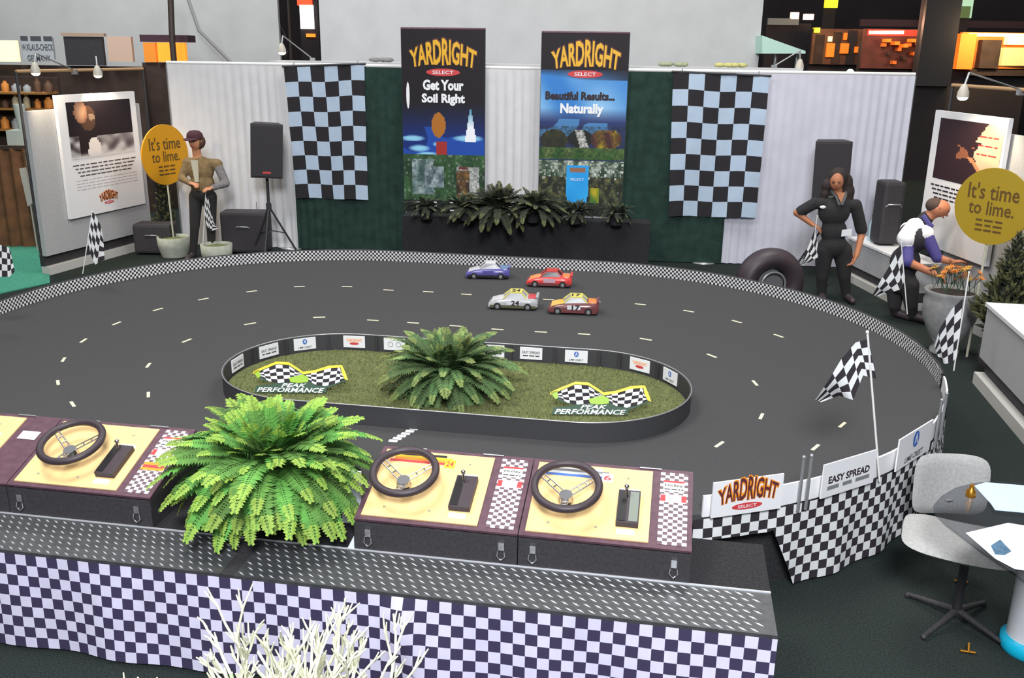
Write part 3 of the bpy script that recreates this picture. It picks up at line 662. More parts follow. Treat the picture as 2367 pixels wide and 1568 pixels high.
m = MB(); m.frame(TW(U0, V0 + .305, .5), e1 * (U1 - U0), e2 * .006, e3 * .006); part('plate_edge', m, LUG, ctr)
m = MB(); m.frame(TW(U0, V0 + .32, .48), e1 * (U1 - U0), e2 * .4, e3 * .02); part('worktop', m, BLK2, ctr)
# checkered skirt
P = []; U = []; n = 190; rr = random.Random(11)
for i in range(n + 1):
    u = U0 + (U1 - U0) * i / n; row = []; ur = []
    for j in range(13):
        q = j / 12; w = .010 * math.sin(u * 13 + .6) * q + .012 * math.sin(u * 5.1) * q + .03 * math.exp(-((u + 1.02) / .05) ** 2) * math.sin(q * 5)
        row.append(TW(u + .006 * q * math.sin(u * 9), V0 - .012 - .02 * q - w, .492 - .472 * q)); ur.append(((u - U0) / .0515 + .5 * math.sin(q * 2) * math.exp(-((u + 1.0) / .12) ** 2) * .4, q * 9))
    P.append(row); U.append(ur)
m = MB(); m.grid(P, U, flip=False); solo('table_skirt', m, CK_SK, 'long checkered cloth skirt hanging from the front of the tread plate counter', 'cloth')
# ---- control consoles
def console(u0, label, decal, dark_strip=False):
    base = TW(u0, 3.60, .5); t = thing('driving_console', label, 'control console', base, AY)
    W, D, zf, zb = .745, .45, .135, .285; tl = math.atan2(zb - zf, D)
    def L(x, s, h=0):   # s metres up the slope, h above it
        return np.array([x, .015 + s * math.cos(tl) - h * math.sin(tl), zf + .015 + s * math.sin(tl) + h * math.cos(tl)])
    Xl = np.array([1., 0, 0]); Yl = L(0, 1) - L(0, 0); Nl = L(0, 0, 1) - L(0, 0)
    m = MB(); pr = [(0, 0, 0), (0, 0, zf), (0, D, zb), (0, D, 0)]; m.prism(pr, (W, 0, 0)); part('cabinet', m, BLK, t, True)
    m = MB(); m.frame(L(0, -.012, .0), Xl * W, Yl * .49, Nl * .012); part('top_frame', m, MAROON, t, True)
    m = MB(); m.frame(L(.026, .012, .012), Xl * .535, Yl * .44, Nl * .006); wd_ = part('wood_panel', m, WOOD, t, True)
    if not dark_strip:
        m = MB(); o = L(.598, .012, .0135); nx, ny = 6, 24
        P = [[o + Xl * .125 * i / nx + Yl * .445 * j / ny for j in range(ny + 1)] for i in range(nx + 1)]; U = [[(i + (0 if 1 else 0), j) for j in range(ny + 1)] for i in range(nx + 1)]
        m.grid(P, U, smooth=False, flip=True); st = part('sticker_strip', m, CK_ST, t, True)
        m = MB(); m.frame(L(.612, .335, .0137), Xl * .095, Yl * .07, Nl * .0006); b = part('sticker', m, WHITE, st, True)
        m = MB(); m.frame(L(.612, .392, .0145), Xl * .095, Yl * .012, Nl * .0006); part('sticker_band', m, REDI, st, True)
        m = MB(); letter(m, 'Holley', L(.66, .372, .0145), Xl, Yl, .08, .022, .0006, 0, .01); words(m, L(.66, .348, .0145), Xl, Yl, .085, .006, .0006, 0, 2, 4); part('lettering', m, DKINK, st, True)
        m = MB(); m.frame(L(.602, .265, .0137), Xl * .115, Yl * .05, Nl * .0006); part('sticker', m, mat('pale_pink_sticker', (246, 216, 226), .4), st, True)
        for xs in (.602, .695): m = MB(); m.frame(L(xs, .27, .0144), Xl * .022, Yl * .04, Nl * .0006); part('sticker_band', m, REDI, st, True)
        if decal == 'a':
            m = MB(); m.frame(L(.602, .165, .0137), Xl * .118, Yl * .055, Nl * .0006); part('sticker', m, ORAI, st, True); m = MB(); m.frame(L(.606, .182, .0144), Xl * .11, Yl * .018, Nl * .0006); part('sticker_band', m, REDI, st, True)
    else:
        m = MB(); m.frame(L(.60, .30, .0135), Xl * .10, Yl * .06, Nl * .0008); part('sticker', m, PAPER, t, True)
    # decal along the top of the wood
    if decal in 'bc':
        m = MB(); cols = [REDI, ORAI, YELI, DKINK] if decal == 'b' else [BLUEI, PAPER, GREYI, PAPER]
        for k, mt in enumerate(cols):
            m = MB(); x0 = .06 + (k % 2) * .02; m.frame(L(x0, .372 + k * .016, .0182), Xl * (.30 - (k % 2) * .05), Yl * .016, Nl * .0006); part('decal_stripe', m, mt, wd_, True)
        m = MB(); m.frame(L(.33, .355, .0182), Xl * .05, Yl * .055, Nl * .0008); part('decal', m, YELI if decal == 'b' else PAPER, wd_, True)
        m = MB(); letter(m, '24' if decal == 'b' else '6', L(.355, .382, .019), Xl, Yl, .035, .035, .0006, 0, .02); part('lettering', m, REDI, wd_, True)
    # screws
    for x, s in ((.12, .07), (.33, .07), (.45, .39), (.06, .42)):
        m = MB(); m.lathe([(.006, 0), (.006, .002), (.003, .003)], L(x, s, .018), 8); part('screw', m, SILV, t, True)
    # pedal / throttle block
    m = MB(); m.frame(L(.415, .085, .018), Xl * .098, Yl * .20, Nl * .03); pd = part('throttle_block', m, RUB, t, True)
    m = MB(); m.tube([L(.455, .24, .045), L(.45, .262, .085)], .006, 8); m.ball(L(.45, .264, .09), .012); part('throttle_lever', m, CHROME, pd, True)
    m = MB(); m.frame(L(.42, .094, .048), Xl * .035, Yl * .18, Nl * .003); part('throttle_cover', m, BLKG, pd, True)
    if decal == 'c':
        m = MB(); m.frame(L(.468, .094, .048), Xl * .04, Yl * .18, Nl * .003); part('throttle_cover', m, mat('olive_grey_plastic', (120, 128, 118), .35), pd, True)
    m = MB(); m.frame(L(.42, .042, .0182), Xl * .08, Yl * .032, Nl * .0006); part('paper_label', m, PAPER, t, True)
    m = MB(); m.frame(L(.42, .298, .0182), Xl * .085, Yl * .024, Nl * .0006); lb = part('paper_label', m, PAPER, t, True)
    # steering wheel
    wx = .24 if -3.2 < u0 < -3 else .185; c = L(wx, .215, .11)
    sw = MB(); sw.torus(c, Xl, Yl, .145, .018, 40, 10); swo = part('steering_wheel', sw, RUB, t, True)
    hub = L(wx, .185, .075); m = MB(); bm = bmesh.new(); bmesh.ops.create_cone(bm, cap_ends=True, segments=24, radius1=.036, radius2=.030, depth=.022)
    R = Matrix.Rotation(tl, 4, 'X'); m.bm(bm, 0, Matrix.Translation(Vector(hub)) @ R); part('wheel_hub', m, CHROME, swo, True)
    m = MB(); m.tube([L(wx, .185, .018), hub], .022, 12); part('steering_column', m, BLK, swo, True)
    for ang in (152, 28, -90):
        a = math.radians(ang); e = c + Xl * .146 * math.cos(a) + Yl * .146 * math.sin(a); d = e - hub; side = np.cross(Nl, d / np.linalg.norm(d)); m = MB()
        for sg in (-1, 1): m.tube([hub + d * .12 + side * sg * .014, hub + d * .5 + side * sg * .013, e + side * sg * .010], .0035, 6)
        for f in (.42, .66, .9): m.tube([hub + d * f + side * .0135, hub + d * f - side * .0135], .0035, 6)
        part('wheel_spoke', m, CHROME, swo, True)
    # latches on the front, pale strips standing in for highlights along the back edge
    for x in (.065, .675):
        m = MB(); m.rbox(x - .014, -.012, .075, x + .014, 0, .118, .003); m.tube([(x - .014, -.012, .075), (x - .018, -.014, .05), (x, -.015, .03), (x + .018, -.014, .05), (x + .014, -.012, .075)], .004, 6); part('latch', m, CHROME, t, True)
    for x in (.12, .5):
        m = MB(); m.tube([L(x, .473, .016), L(x + .1, .473, .016)], .0045, 6); part('edge_glint', m, SILV, t, True)
    return t
console(-3.815, 'wooden driving console cut by the left edge of the photo', 'a', True)
console(-3.065, 'wooden driving console left of the big fern, with an orange sticker on its strip', 'a')
console(-1.325, 'wooden driving console right of the big fern, with a flame coloured decal', 'b')
console(-.575, 'wooden driving console at the right end, with a white and blue decal', 'c')
# folded cards beside the fern
m = MB(); p = PZ(802, 1270, .5); m.prism([p, p + e1 * .035, p + e1 * .035 + e3 * .07], e2 * .004); solo('folded_card', m, PAPER, 'small white folded card standing left of the flame decal console', 'card')
m = MB(); p = TW(-1.47, 3.83, .5); m.frame(p, e1 * .10, e2 * .02, e3 * .27); solo('white_placard', m, PAPER, 'white placard half hidden between the big fern and the flame decal console', 'placard')

# ---- sponsor boards on the near right wall
def out_bar(x, zc, off=.0):
    best = None
    for u, v in resample(stad(RR + .012 + off), .01):
        if v > 6.6 or u < 0: continue
        p = TW(u, v, zc); d = p - CP; px = IMW / 2 + FPX * np.dot(d, cr) / np.dot(d, cf)
        if best is None or abs(px - x) < best[0]: best = (abs(px - x), u, v)
    return TW(best[1], best[2], zc)
def board(x0, x1, label):
    a = out_bar(x0, DZ, .03); b = out_bar(x1, DZ, .03); X = (b - a); w = np.linalg.norm(X); X = X / w; N = np.cross(X, e3)
    t = thing('sponsor_board', label, 'sign', (a + b) / 2, 0)
    m = MB(); m.frame(a + N * .006, X * w, e3 * .19, -N * .008); part('board', m, WHITE, t)
    m = MB(); m.frame(a + X * (w * .5 - .02) - N * .04, X * .04, e3 * .15, N * .036); part('clip', m, BLK, t)
    return t, (a + b) / 2 + e3 * .095 + N * .0065, X, w
t, c, X, w = board(1640, 1803, 'white YardRight Select sponsor board on the track edge right of the consoles'); logo(t, c, X, e3, w * .84, .0012)
t, c, X, w = board(1893, 2015, 'white Easy Spread sponsor board in the middle of the near right wall')
m = MB(); letter(m, 'EASY SPREAD', c + e3 * .0, X, e3, w * .78, .042, .001, 0, .03); part('lettering', m, DKINK, t); m = MB(); words(m, c - e3 * .045, X, e3, w * .8, .022, .001, 0, 4, 3); part('small_print', m, GREYI, t)
t, c, X, w = board(2068, 2145, 'white Lime Crest sponsor board at the far end of the near right wall'); lime_logo(t, c, X, e3, min(w, .3) * 1.0, .001)
# pairs of grey tubes standing at the wall
for k, x in enumerate((1843, 1863, 2160, 2172)):
    p = out_bar(x, DZ - .05, .02); m = MB(); m.tube([p, p + e3 * .30], .009, 8); m.ball(p + e3 * .30, .011)
    lab = ['slim grey tube standing left of the Easy Spread board, the left one of a pair', 'slim grey tube standing left of the Easy Spread board, the right one of a pair', 'slim grey tube beside the Lime Crest board, the nearer one', 'slim grey tube beside the Lime Crest board, the farther one'][k]
    solo('flag_socket_tube', m, SILV, lab, 'tube')
# checkered cloth on the right end of the table
P = []; U = []; Qr = [p for p in resample(stad(RR + .02), .025) if p[1] < 6.3 and p[0] > .19]; Qr.sort(key=lambda p: math.atan2(p[1] - VC, p[0] - UC))
s = 0
for i, (u, v) in enumerate(Qr):
    if i: s += math.dist(Qr[i - 1], Qr[i])
    uu = min(max(u, UC - HS), UC + HS); d = np.array((u - uu, v - VC)); d /= np.linalg.norm(d)
    zb = .37 - .02 * s if u < .60 else max(.02, .37 - (u - .60) / .14 * .35)
    zb = max(zb, .02 + max(0, (s - 1.5)) * .16); row = []; ur = []
    for j in range(11):
        q = j / 10; z = .485 + (zb - .485) * q; r = .014 * math.sin(s * 16) * (.485 - z) * 2 + .03 * (.485 - z)
        row.append(TW(u + d[0] * r, v + d[1] * r, z)); ur.append((s / .052, (.485 - z) / .052))
    P.append(row); U.append(ur)
m = MB(); m.grid(P, U); solo('table_cloth', m, CK_FL, 'checkered cloth draped round the right end of the track table', 'cloth')

# ================================================================== flags
def flag(label, base, top, outline_top, outline_bot, Yv, cols, rows, wave=.03, pole_r=.006, name='checkered_flag', basez=None, Ytop=None):
    b = PY(*base, Yv); tp = PY(*top, Ytop or Yv)
    if basez is not None: b[2] = basez
    t = thing(name, label, 'flag', b)
    m = MB(); m.tube([b, b * .5 + tp * .5 + np.array([0, 0, 0]), tp], pole_r, 8); m.ball(tp, pole_r * 1.6, 0, 8, 6); part('pole', m, WROD, t)
    def ip(Lx, s): f = s * (len(Lx) - 1); i = min(int(f), len(Lx) - 2); f -= i; return (Lx[i][0] + (Lx[i + 1][0] - Lx[i][0]) * f, Lx[i][1] + (Lx[i + 1][1] - Lx[i][1]) * f)
    P = []; U = []; n = 24
    for i in range(n + 1):
        s = i / n; a = ip(outline_top, s); c = ip(outline_bot, s); row = []; ur = []
        for j in range(13):
            q = j / 12; x = a[0] + (c[0] - a[0]) * q; y = a[1] + (c[1] - a[1]) * q
            row.append(PY(x, y, (Yv if s > .02 or Ytop is None else Yv) - .002 + wave * s * math.sin(s * 7 + q * 1.5) * 1.0)); ur.append((s * cols, q * rows))
        P.append(row); U.append(ur)
    m = MB(); m.grid(P, U); part('cloth', m, CK_FL, t); return t
Yr = out_bar(2040, DZ + .1)[1]
flag('big checkered flag leaning over the track beside the Lime Crest board', (2040, 1065), (2005, 768), [(2006, 784), (1978, 792), (1945, 830), (1915, 880), (1884, 925)], [(2026, 876), (1995, 868), (1972, 925), (1940, 915), (1898, 930)], Yr - .05, 6, 5, .05, basez=DZ - .02)
flag('checkered flag standing before the bending man, its cloth pointing down left', (2096, 735), (2083, 560), [(2083, 566), (2062, 605), (2035, 650), (2016, 684)], [(2092, 642), (2084, 668), (2062, 676), (2030, 684)], 7.62, 5, 4, .03, .005, basez=DZ + .09)
flag('checkered flag hanging beside the grey urn at the right', (2200, 885), (2240, 630), [(2226, 690), (2200, 715), (2172, 760), (2160, 800)], [(2212, 826), (2200, 838), (2184, 842), (2170, 830)], 6.15, 4, 6, .03, .005, basez=DZ + .09)
flag('checkered flag standing before the left poster wall', (194, 655), (213, 490), [(213, 488), (222, 500), (232, 520), (238, 545)], [(204, 560), (210, 590), (220, 612), (242, 600)], 8.62, 4, 6, .02, .005, basez=DZ + .1)
flag('checkered flag cut by the left edge of the photo', (-30, 745), (-22, 540), [(-22, 548), (0, 566), (20, 572), (24, 580)], [(-26, 640), (0, 640), (22, 640), (34, 628)], 7.25, 5, 5, .02, .005, basez=DZ + .1)

# ================================================================== plants
def frond_mesh(name, L, arch, rise, n=15, w=.075, mt=None, seed=0, tip=True):
    """an arching fern frond in the xz plane with paired leaflets"""
    rr = random.Random(seed); pts = []
    for i in range(n + 1):
        s = i / n; a = rise - arch * s
        if i == 0: p = np.zeros(3)
        else: p = pts[-1] + np.array([math.cos(a), .02 * math.sin(s * 4 + seed), math.sin(a)]) * L / n
        pts.append(p)
    m = MB()
    for i in range(n):
        t = pts[i + 1] - pts[i]; t = t / np.linalg.norm(t); sd = np.array([0, 1., 0]); nn = np.cross(t, sd); s = (i + .5) / n
        ww = w * (min(1, .35 + s * 3.2) * (1 - s) ** .55 + .06) * (1 if s > .08 else .35)
        mi = 1 if s > .86 else 0
        m.add([pts[i] - sd * .0025, pts[i] + sd * .0025, pts[i + 1] + sd * .002, pts[i + 1] - sd * .002], [(0, 1, 2, 3)], 0)
        for sg in (-1, 1):
            for h in (.15, .62):
                b = pts[i] + (pts[i + 1] - pts[i]) * h; l = ww * rr.uniform(.85, 1.1); fw = t * (L / n) * .50
                e = b + sd * sg * l + t * l * .42 + nn * (-.12 * l + rr.uniform(-.1, .1) * l); mid = b + (e - b) * .45
                m.add([b, mid - fw * .9 + nn * .003, e, mid + fw * .9 + nn * .003], [(0, 1, 2, 3) if sg < 0 else (3, 2, 1, 0)], mi)
    return m.mesh(name, mt)
def fern(label, base, pot_r, pot_h, fr, count, mts, sc=1.0, seed=1, up=.25, cat='plant', name='potted_fern', group=None, wf=1.0, floor_z=None):
    t = thing(name, label, cat, base); rr = random.Random(seed)
    m = MB(); m.lathe([(pot_r * .72, 0), (pot_r, pot_h), (pot_r * 1.08, pot_h), (pot_r * 1.08, pot_h + .02), (pot_r * .9, pot_h + .02), (pot_r * .85, pot_h - .01)], (0, 0, 0), 20); part('pot', m, BLK, t, True)
    var = [(fr * .62, .5, 1.45), (fr * .8, .9, 1.25), (fr, 1.25, 1.0), (fr * 1.08, 1.55, .85), (fr * 1.05, 1.7, .6), (fr * .95, 1.55, .3)]
    ms = [frond_mesh('frond', L, a, r, 19, (.062 + .03 * wf) * fr / .5, mts, k + seed) for k, (L, a, r) in enumerate(var)]
    for k in range(count):
        i = min(5, int(6 * (k / count) ** (1 - up))); o = bpy.data.objects.new('frond', ms[i]); COL.objects.link(o); o.parent = t
        az = k * 2.39996 + rr.uniform(-.2, .2); s = sc * rr.uniform(.8, 1.12)
        o.location = (math.cos(az) * pot_r * .3, math.sin(az) * pot_r * .3, pot_h - .01); o.rotation_euler = (rr.uniform(-.35, .35), rr.uniform(-.2, .12), az); o.scale = (s, s, s)
    return t
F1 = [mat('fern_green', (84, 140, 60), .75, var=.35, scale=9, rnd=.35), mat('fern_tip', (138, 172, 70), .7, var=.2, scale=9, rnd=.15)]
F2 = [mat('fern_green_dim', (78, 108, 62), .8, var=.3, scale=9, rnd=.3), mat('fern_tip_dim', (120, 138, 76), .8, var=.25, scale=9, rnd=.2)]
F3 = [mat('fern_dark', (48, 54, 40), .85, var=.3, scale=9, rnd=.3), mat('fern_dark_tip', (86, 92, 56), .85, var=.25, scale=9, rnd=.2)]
pf = TW(-1.80, 3.80, .5)
fern('large bright green fern in a black pot between the two pairs of consoles', pf, .13, .27, .485, 270, F1, 1.0, 5, .1)
pi = PZ(1035, 905, DZ + .01); pi[2] = DZ + .008
fern('dull green fern in a low black pot in the middle of the turf infield', pi, .10, .12, .46, 150, F2, 1.0, 9, -.25)
# dark ferns at the foot of the banners, on a black draped riser
a = BK(930, 560, .55); b = BK(1500, 590, .55)
m = MB(); m.frame((a[0], a[1], 0), (b - a) * [1, 1, 0], -nB * .3, (0, 0, .60)); solo('planter_riser', m, BLK2, 'low black draped riser under the row of dark ferns', 'riser')
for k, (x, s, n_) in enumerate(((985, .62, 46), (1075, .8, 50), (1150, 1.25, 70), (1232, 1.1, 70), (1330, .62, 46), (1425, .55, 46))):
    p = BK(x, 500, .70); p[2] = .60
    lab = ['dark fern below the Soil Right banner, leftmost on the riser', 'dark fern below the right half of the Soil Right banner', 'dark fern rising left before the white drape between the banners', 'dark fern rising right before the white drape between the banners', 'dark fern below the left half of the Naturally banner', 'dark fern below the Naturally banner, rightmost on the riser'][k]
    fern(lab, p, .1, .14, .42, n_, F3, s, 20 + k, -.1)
# pale twig plant close to the camera
TWG = mat('pale_twig', (222, 222, 196), .7, var=.1, scale=14); TWG2 = mat('pale_green_twig', (190, 214, 168), .7, var=.1, scale=14)
tb = np.array([-.70, 2.30, 0.]); t = thing('pale_twig_plant', 'pale branching twig plant in a tall pot at the lower edge, before the checkered skirt', 'plant', tb)
m = MB(); m.lathe([(.2, 0), (.3, .5), (.31, .5), (.31, .53), (.27, .53), (.26, .5)], (0, 0, 0), 28); part('pot', m, mat('terracotta_grey', (120, 116, 110), .8), t, True)
m = MB(); m.lathe([(.0, .5), (.262, .5)], (0, 0, 0), 24, cap=False); part('soil', m, mat('potting_soil', (50, 42, 36), .95, var=.3), t, True)
rr = random.Random(21)
def twig(m, p, d, L, r, depth):
    q = p + d * L; m.tube([p, p + d * L * .5 + np.array([rr.uniform(-.004, .004), rr.uniform(-.004, .004), 0]), q], [r, r * .92, r * .8 if depth else r * .6], 6, 1 if depth > 2 else 0)
    if depth:
        for k in range(rr.choice((2, 2, 3))):
            dd = d + np.array([rr.uniform(-.55, .55), rr.uniform(-.4, .4), rr.uniform(-.1, .3)]); dd /= np.linalg.norm(dd); twig(m, p + d * L * rr.uniform(.55, 1.0), dd, L * rr.uniform(.40, .68), r * .78, depth - 1)
for k in range(34):
    az = rr.uniform(0, 6.28); rad = rr.uniform(.02, .24); p = np.array([math.cos(az) * rad, math.sin(az) * rad, .49]); sp = rr.uniform(-1, 1)
    d = np.array([.34 * math.cos(az) * rad / .2 + .34 * sp, .12 * math.sin(az), 1.]); d /= np.linalg.norm(d); m = MB(); L = rr.uniform(.26, .40) * (1 - .25 * abs(sp) ** 1.5)
    twig(m, p, d, L, .0075, 3); part('branch', m, [TWG, TWG2], t, True)

# ================================================================== left side: poster wall, sign, planters
t = thing('display_wall', 'tall grey display wall on a pale plinth at the left, behind the portrait poster', 'display wall', LF(215, 620) * [1, 1, 0])
a = LF(62, 258, 0); b = LF(352, 540, 0); zt = 1.93
m = MB(); m.frame((a[0], a[1], .23), (b - a) * [1, 1, 0], -nL * .06, (0, 0, zt - .23)); part('panel', m, GREYP, t)
m = MB(); m.frame(np.array((a[0], a[1], .1)) - nL * .05, (b - a) * [1, 1, 0], -nL * .06, (0, 0, .14)); part('recess', m, BLK, t)
m = MB(); m.frame(np.array((a[0], a[1], 0)) + nL * .02, (b - a) * [1, 1, 0], -nL * .12, (0, 0, .10)); part('plinth', m, mat('pale_plinth', (190, 188, 182), .7), t)
def paint_portrait(x, y):
    c = (34, 26, 32)
    e = ell(x, y, .2, .18, .1, .2)
    if e < 1: c = mix((205, 158, 124), (140, 96, 76), e)
    if ell(x, y, .3, .3, .12, .22) < 1 and e >= 1: c = (82, 58, 46)
    if ell(x, y, .36, .28, .05, .06) < 1: c = (150, 124, 104)
    if y > .62 and x > .42: c = mix((190, 190, 192), (84, 74, 80), noise2(x * 1.5, y, 2.2) * 1.2 - (y - .62))
    if ell(x, y, .36, .9, .1, .26) < 1: c = (226, 218, 216)
    if x < .14 and y > .6: c = mix((190, 190, 192), (60, 52, 56), noise2(x, y, 4))
    if y > .9: c = mix(c, (210, 208, 208), (y - .9) / .08)
    return c
def poster(root, F, tl, tr, br, bl, off, img, paint, nx, ny, thick):
    A, B, C, D = [F(*p, off) for p in (tl, tr, br, bl)]
    zt = (A[2] + B[2]) / 2; zb = (C[2] + D[2]) / 2; A[2] = B[2] = zt; C[2] = D[2] = zb
    C[:2] = B[:2]; D[:2] = A[:2]; X = B - A; w = np.linalg.norm(X); X = X / w; N = np.cross(X, e3)
    m = MB(); m.frame(D, C - D, A - D, -N * thick); part('board', m, WHITE, root)
    x0, x1, y0, y1 = img; pt = lambda s, v: A + (B - A) * s + (D - A) * v
    print_panel(root, 'photo_print', pt(x0, y0), pt(x1, y0), pt(x1, y1), pt(x0, y1), paint, nx, ny, .004)
    return pt, X, N, w
t = thing('portrait_poster', 'white framed portrait poster with YardRight logo on the left grey wall', 'poster', LF(215, 500) * [1, 1, 0] + e3 * .6)
pt, X, N, w = poster(t, LF, (128, 222), (310, 210), (342, 468), (168, 508), .05, (.1, .92, .06, .52), paint_portrait, 44, 40, .045)
m = MB()
for k in range(4): words(m, pt(.51, .572 + k * .03), X, e3, w * (.82 - .05 * k), .015, .004, 0, k + 30, 10)
part('caption_print', m, mat('slate_print', (84, 82, 86), .7), t)
m = MB()
for k in range(4): words(m, pt(.52, .70 + k * .025), X, e3, w * .8, .009, .004, 0, k + 40, 12)
part('fine_print', m, mat('faint_print', (186, 186, 192), .7), t)
logo(t, pt(.5, .885), X, e3, w * .24, .003)
YSIGN = mat('marigold_sign', (214, 150, 14), .55); YSIGN2 = mat('olive_yellow_sign', (168, 140, 34), .55)
def round_sign(label, F, c, r, X, stake_to, m_):
    c = np.array(c); X = np.array(X, float); X /= np.linalg.norm(X); N = np.cross(X, e3); t = thing('round_sign', label, 'sign', (c[0], c[1], stake_to))
    n = 40; m = MB(); m.prism([c + X * r * math.cos(2 * math.pi * k / n) + e3 * r * math.sin(2 * math.pi * k / n) for k in range(n)], -N * .02); part('disc', m, m_, t)
    m = MB(); letter(m, "It's time", c + e3 * r * .38, X, e3, r * 1.35, r * .42, .003, 0, .01); letter(m, 'to lime.', c - e3 * r * .05, X, e3, r * 1.2, r * .36, .003, 0, .01)
    for k in range(3): words(m, c - e3 * r * (.38 + .13 * k), X, e3, r * .7, r * .05, .003, 0, k + 3, 3)
    part('lettering', m, mat('brown_ink', (96, 70, 30), .6), t)
    m = MB(); m.tube([(c[0], c[1], stake_to), c - N * .03], .012); part('stake', m, mat('pale_stake', (190, 190, 170), .6), t); return t
LCON = mat('stone_planter', (168, 172, 158), .85, var=.12, scale=18); MOSS = mat('moss', (112, 118, 78), .95, var=.3, scale=25)
def planter(p, r, h, label):
    t = thing('stone_planter', label, 'planter', p); m = MB(); m.lathe([(r * .78, 0), (r * .95, h * .5), (r, h), (r * .9, h), (r * .88, h - .04)], (0, 0, 0), 28); part('bowl', m, LCON, t, True)
    m = MB(); m.lathe([(.001, h - .01), (r * .5, h - .02), (r * .885, h - .04)], (0, 0, 0), 24, cap=False); part('moss', m, MOSS, t, True); return t
pl1 = PY(405, 598, 12.2) * [1, 1, 0]; pl2 = PY(503, 606, 11.75) * [1, 1, 0]
planter(pl1, .21, .26, 'low stone planter holding the left round sign'); planter(pl2, .2, .26, 'low stone planter holding a checkered flag before the capped man')
Xs = PY(440, 358, 11.9) - PY(340, 358, 11.55)
cs = PY(383, 358, 12.22); round_sign("orange round It's time to lime sign beside the capped man", None, cs, .385, (.45, .89, 0), .24, YSIGN)
# dark conifer shapes
CON = [mat('conifer_dark', (40, 48, 36), .9, var=.3, scale=30), mat('conifer_tip', (84, 84, 52), .9, var=.3, scale=30)]
def conifer(p, h, r, label, seed, n=70, potr=.14):
    t = thing('potted_conifer', label, 'plant', p); rr = random.Random(seed); m = MB(); m.lathe([(potr * .8, 0), (potr, .2), (potr * .85, .2)], (0, 0, 0), 18); part('pot', m, BLK, t, True)
    m = MB(); m.tube([(0, 0, .18), (0, 0, h * .95)], [.02, .006]); part('trunk', m, mat('bark', (70, 54, 42), .9), t, True)
    ms = []
    for v in range(4):
        m = MB()
        for k in range(26):
            s = k / 26; b = np.array([s * .22, 0, s * .1]); a = rr.uniform(0, 6.28); l = .075 * (1 - s * .5); e = b + np.array([.05 + rr.uniform(0, .03), math.cos(a) * l, math.sin(a) * l + .02]); w = np.array([0, -math.sin(a), math.cos(a)]) * .012
            m.add([b, (b + e) / 2 + w, e, (b + e) / 2 - w], [(0, 1, 2, 3)], 1 if s > .75 else 0)
        ms.append(m.mesh('spray', CON))
    for k in range(n):
        o = bpy.data.objects.new('spray', ms[k % 4]); COL.objects.link(o); o.parent = t; s = k / n; z = .22 + (h - .3) * s; az = k * 2.4; q = max(.25, r / .26 * (1 - s * .85)) 
        o.location = (0, 0, z); o.rotation_euler = (rr.uniform(-.4, .4), -.5 + rr.uniform(-.3, .2), az); o.scale = (q, q, max(.6, q))
    return t
pc = PY(392, 600, 12.62) * [1, 1, 0]; conifer(pc, 1.25, .24, 'slim dark conifer standing behind the left round sign', 3)

# ================================================================== loudspeakers, cases, tyres
SPK = mat('speaker_cabinet', (54, 51, 55), .7, var=.15, scale=50); GRL = mat('speaker_grille', (50, 48, 51), .85, var=.3, scale=180)
def speaker(c, w, h, d, face, tilt, label, stand_xy):
    yaw = math.atan2(face[1], face[0]) + math.pi / 2
    t = thing('loudspeaker', label, 'loudspeaker', (c[0], c[1], c[2] - h / 2), yaw)
    R = Matrix.Rotation(tilt, 4, 'Y')
    def tr(mb): mb.v = [tuple(R @ Vector(v)) for v in mb.v]; return mb
    m = MB(); m.prism([(-w / 2, -d / 2, 0), (w / 2, -d / 2, 0), (w * .36, d / 2, 0), (-w * .36, d / 2, 0)], (0, 0, h)); part('cabinet', tr(m), SPK, t, True)
    m = MB(); m.rbox(-w / 2 + .015, -d / 2 - .015, .02, w / 2 - .015, -d / 2 + .004, h - .02, .006); part('grille', tr(m), GRL, t, True)
    m = MB(); m.box(-.05, -d / 2 - .018, .06, .05, -d / 2 - .014, .085); part('badge', tr(m), REDI if tilt > 0 else SILV, t, True)
    st = thing('speaker_stand', 'black tripod stand under the ' + ('left loudspeaker' if c[0] < 0 else 'right loudspeaker'), 'stand', (c[0], c[1], 0))
    m = MB(); m.tube([(0, 0, .35), (0, 0, c[2] - h / 2)], .02); part('pole', m, BLK, st, True)
    m = MB(); m.lathe([(.035, .62), (.035, .72)], (0, 0, 0), 14); part('collar', m, BLK, st, True)
    for k in range(3):
        a = k * 2.094 + .5; m = MB(); m.tube([(0, 0, .68), (.36 * math.cos(a), .36 * math.sin(a), .012)], .013, 8); m.tube([(0, 0, .36), (.2 * math.cos(a), .2 * math.sin(a), .31)], .008, 6); part('leg', m, BLK, st, True)
cs = PY(613, 347, 12.2); speaker(cs, .40, .68, .34, (.25, -1), .06, 'tall black loudspeaker on a stand at the left end of the drapes', None)
cs = PY(1921, 395, 11.4); speaker(cs, .42, .72, .34, (-.2, -1), -.03, 'tall black loudspeaker behind the long haired woman', None)
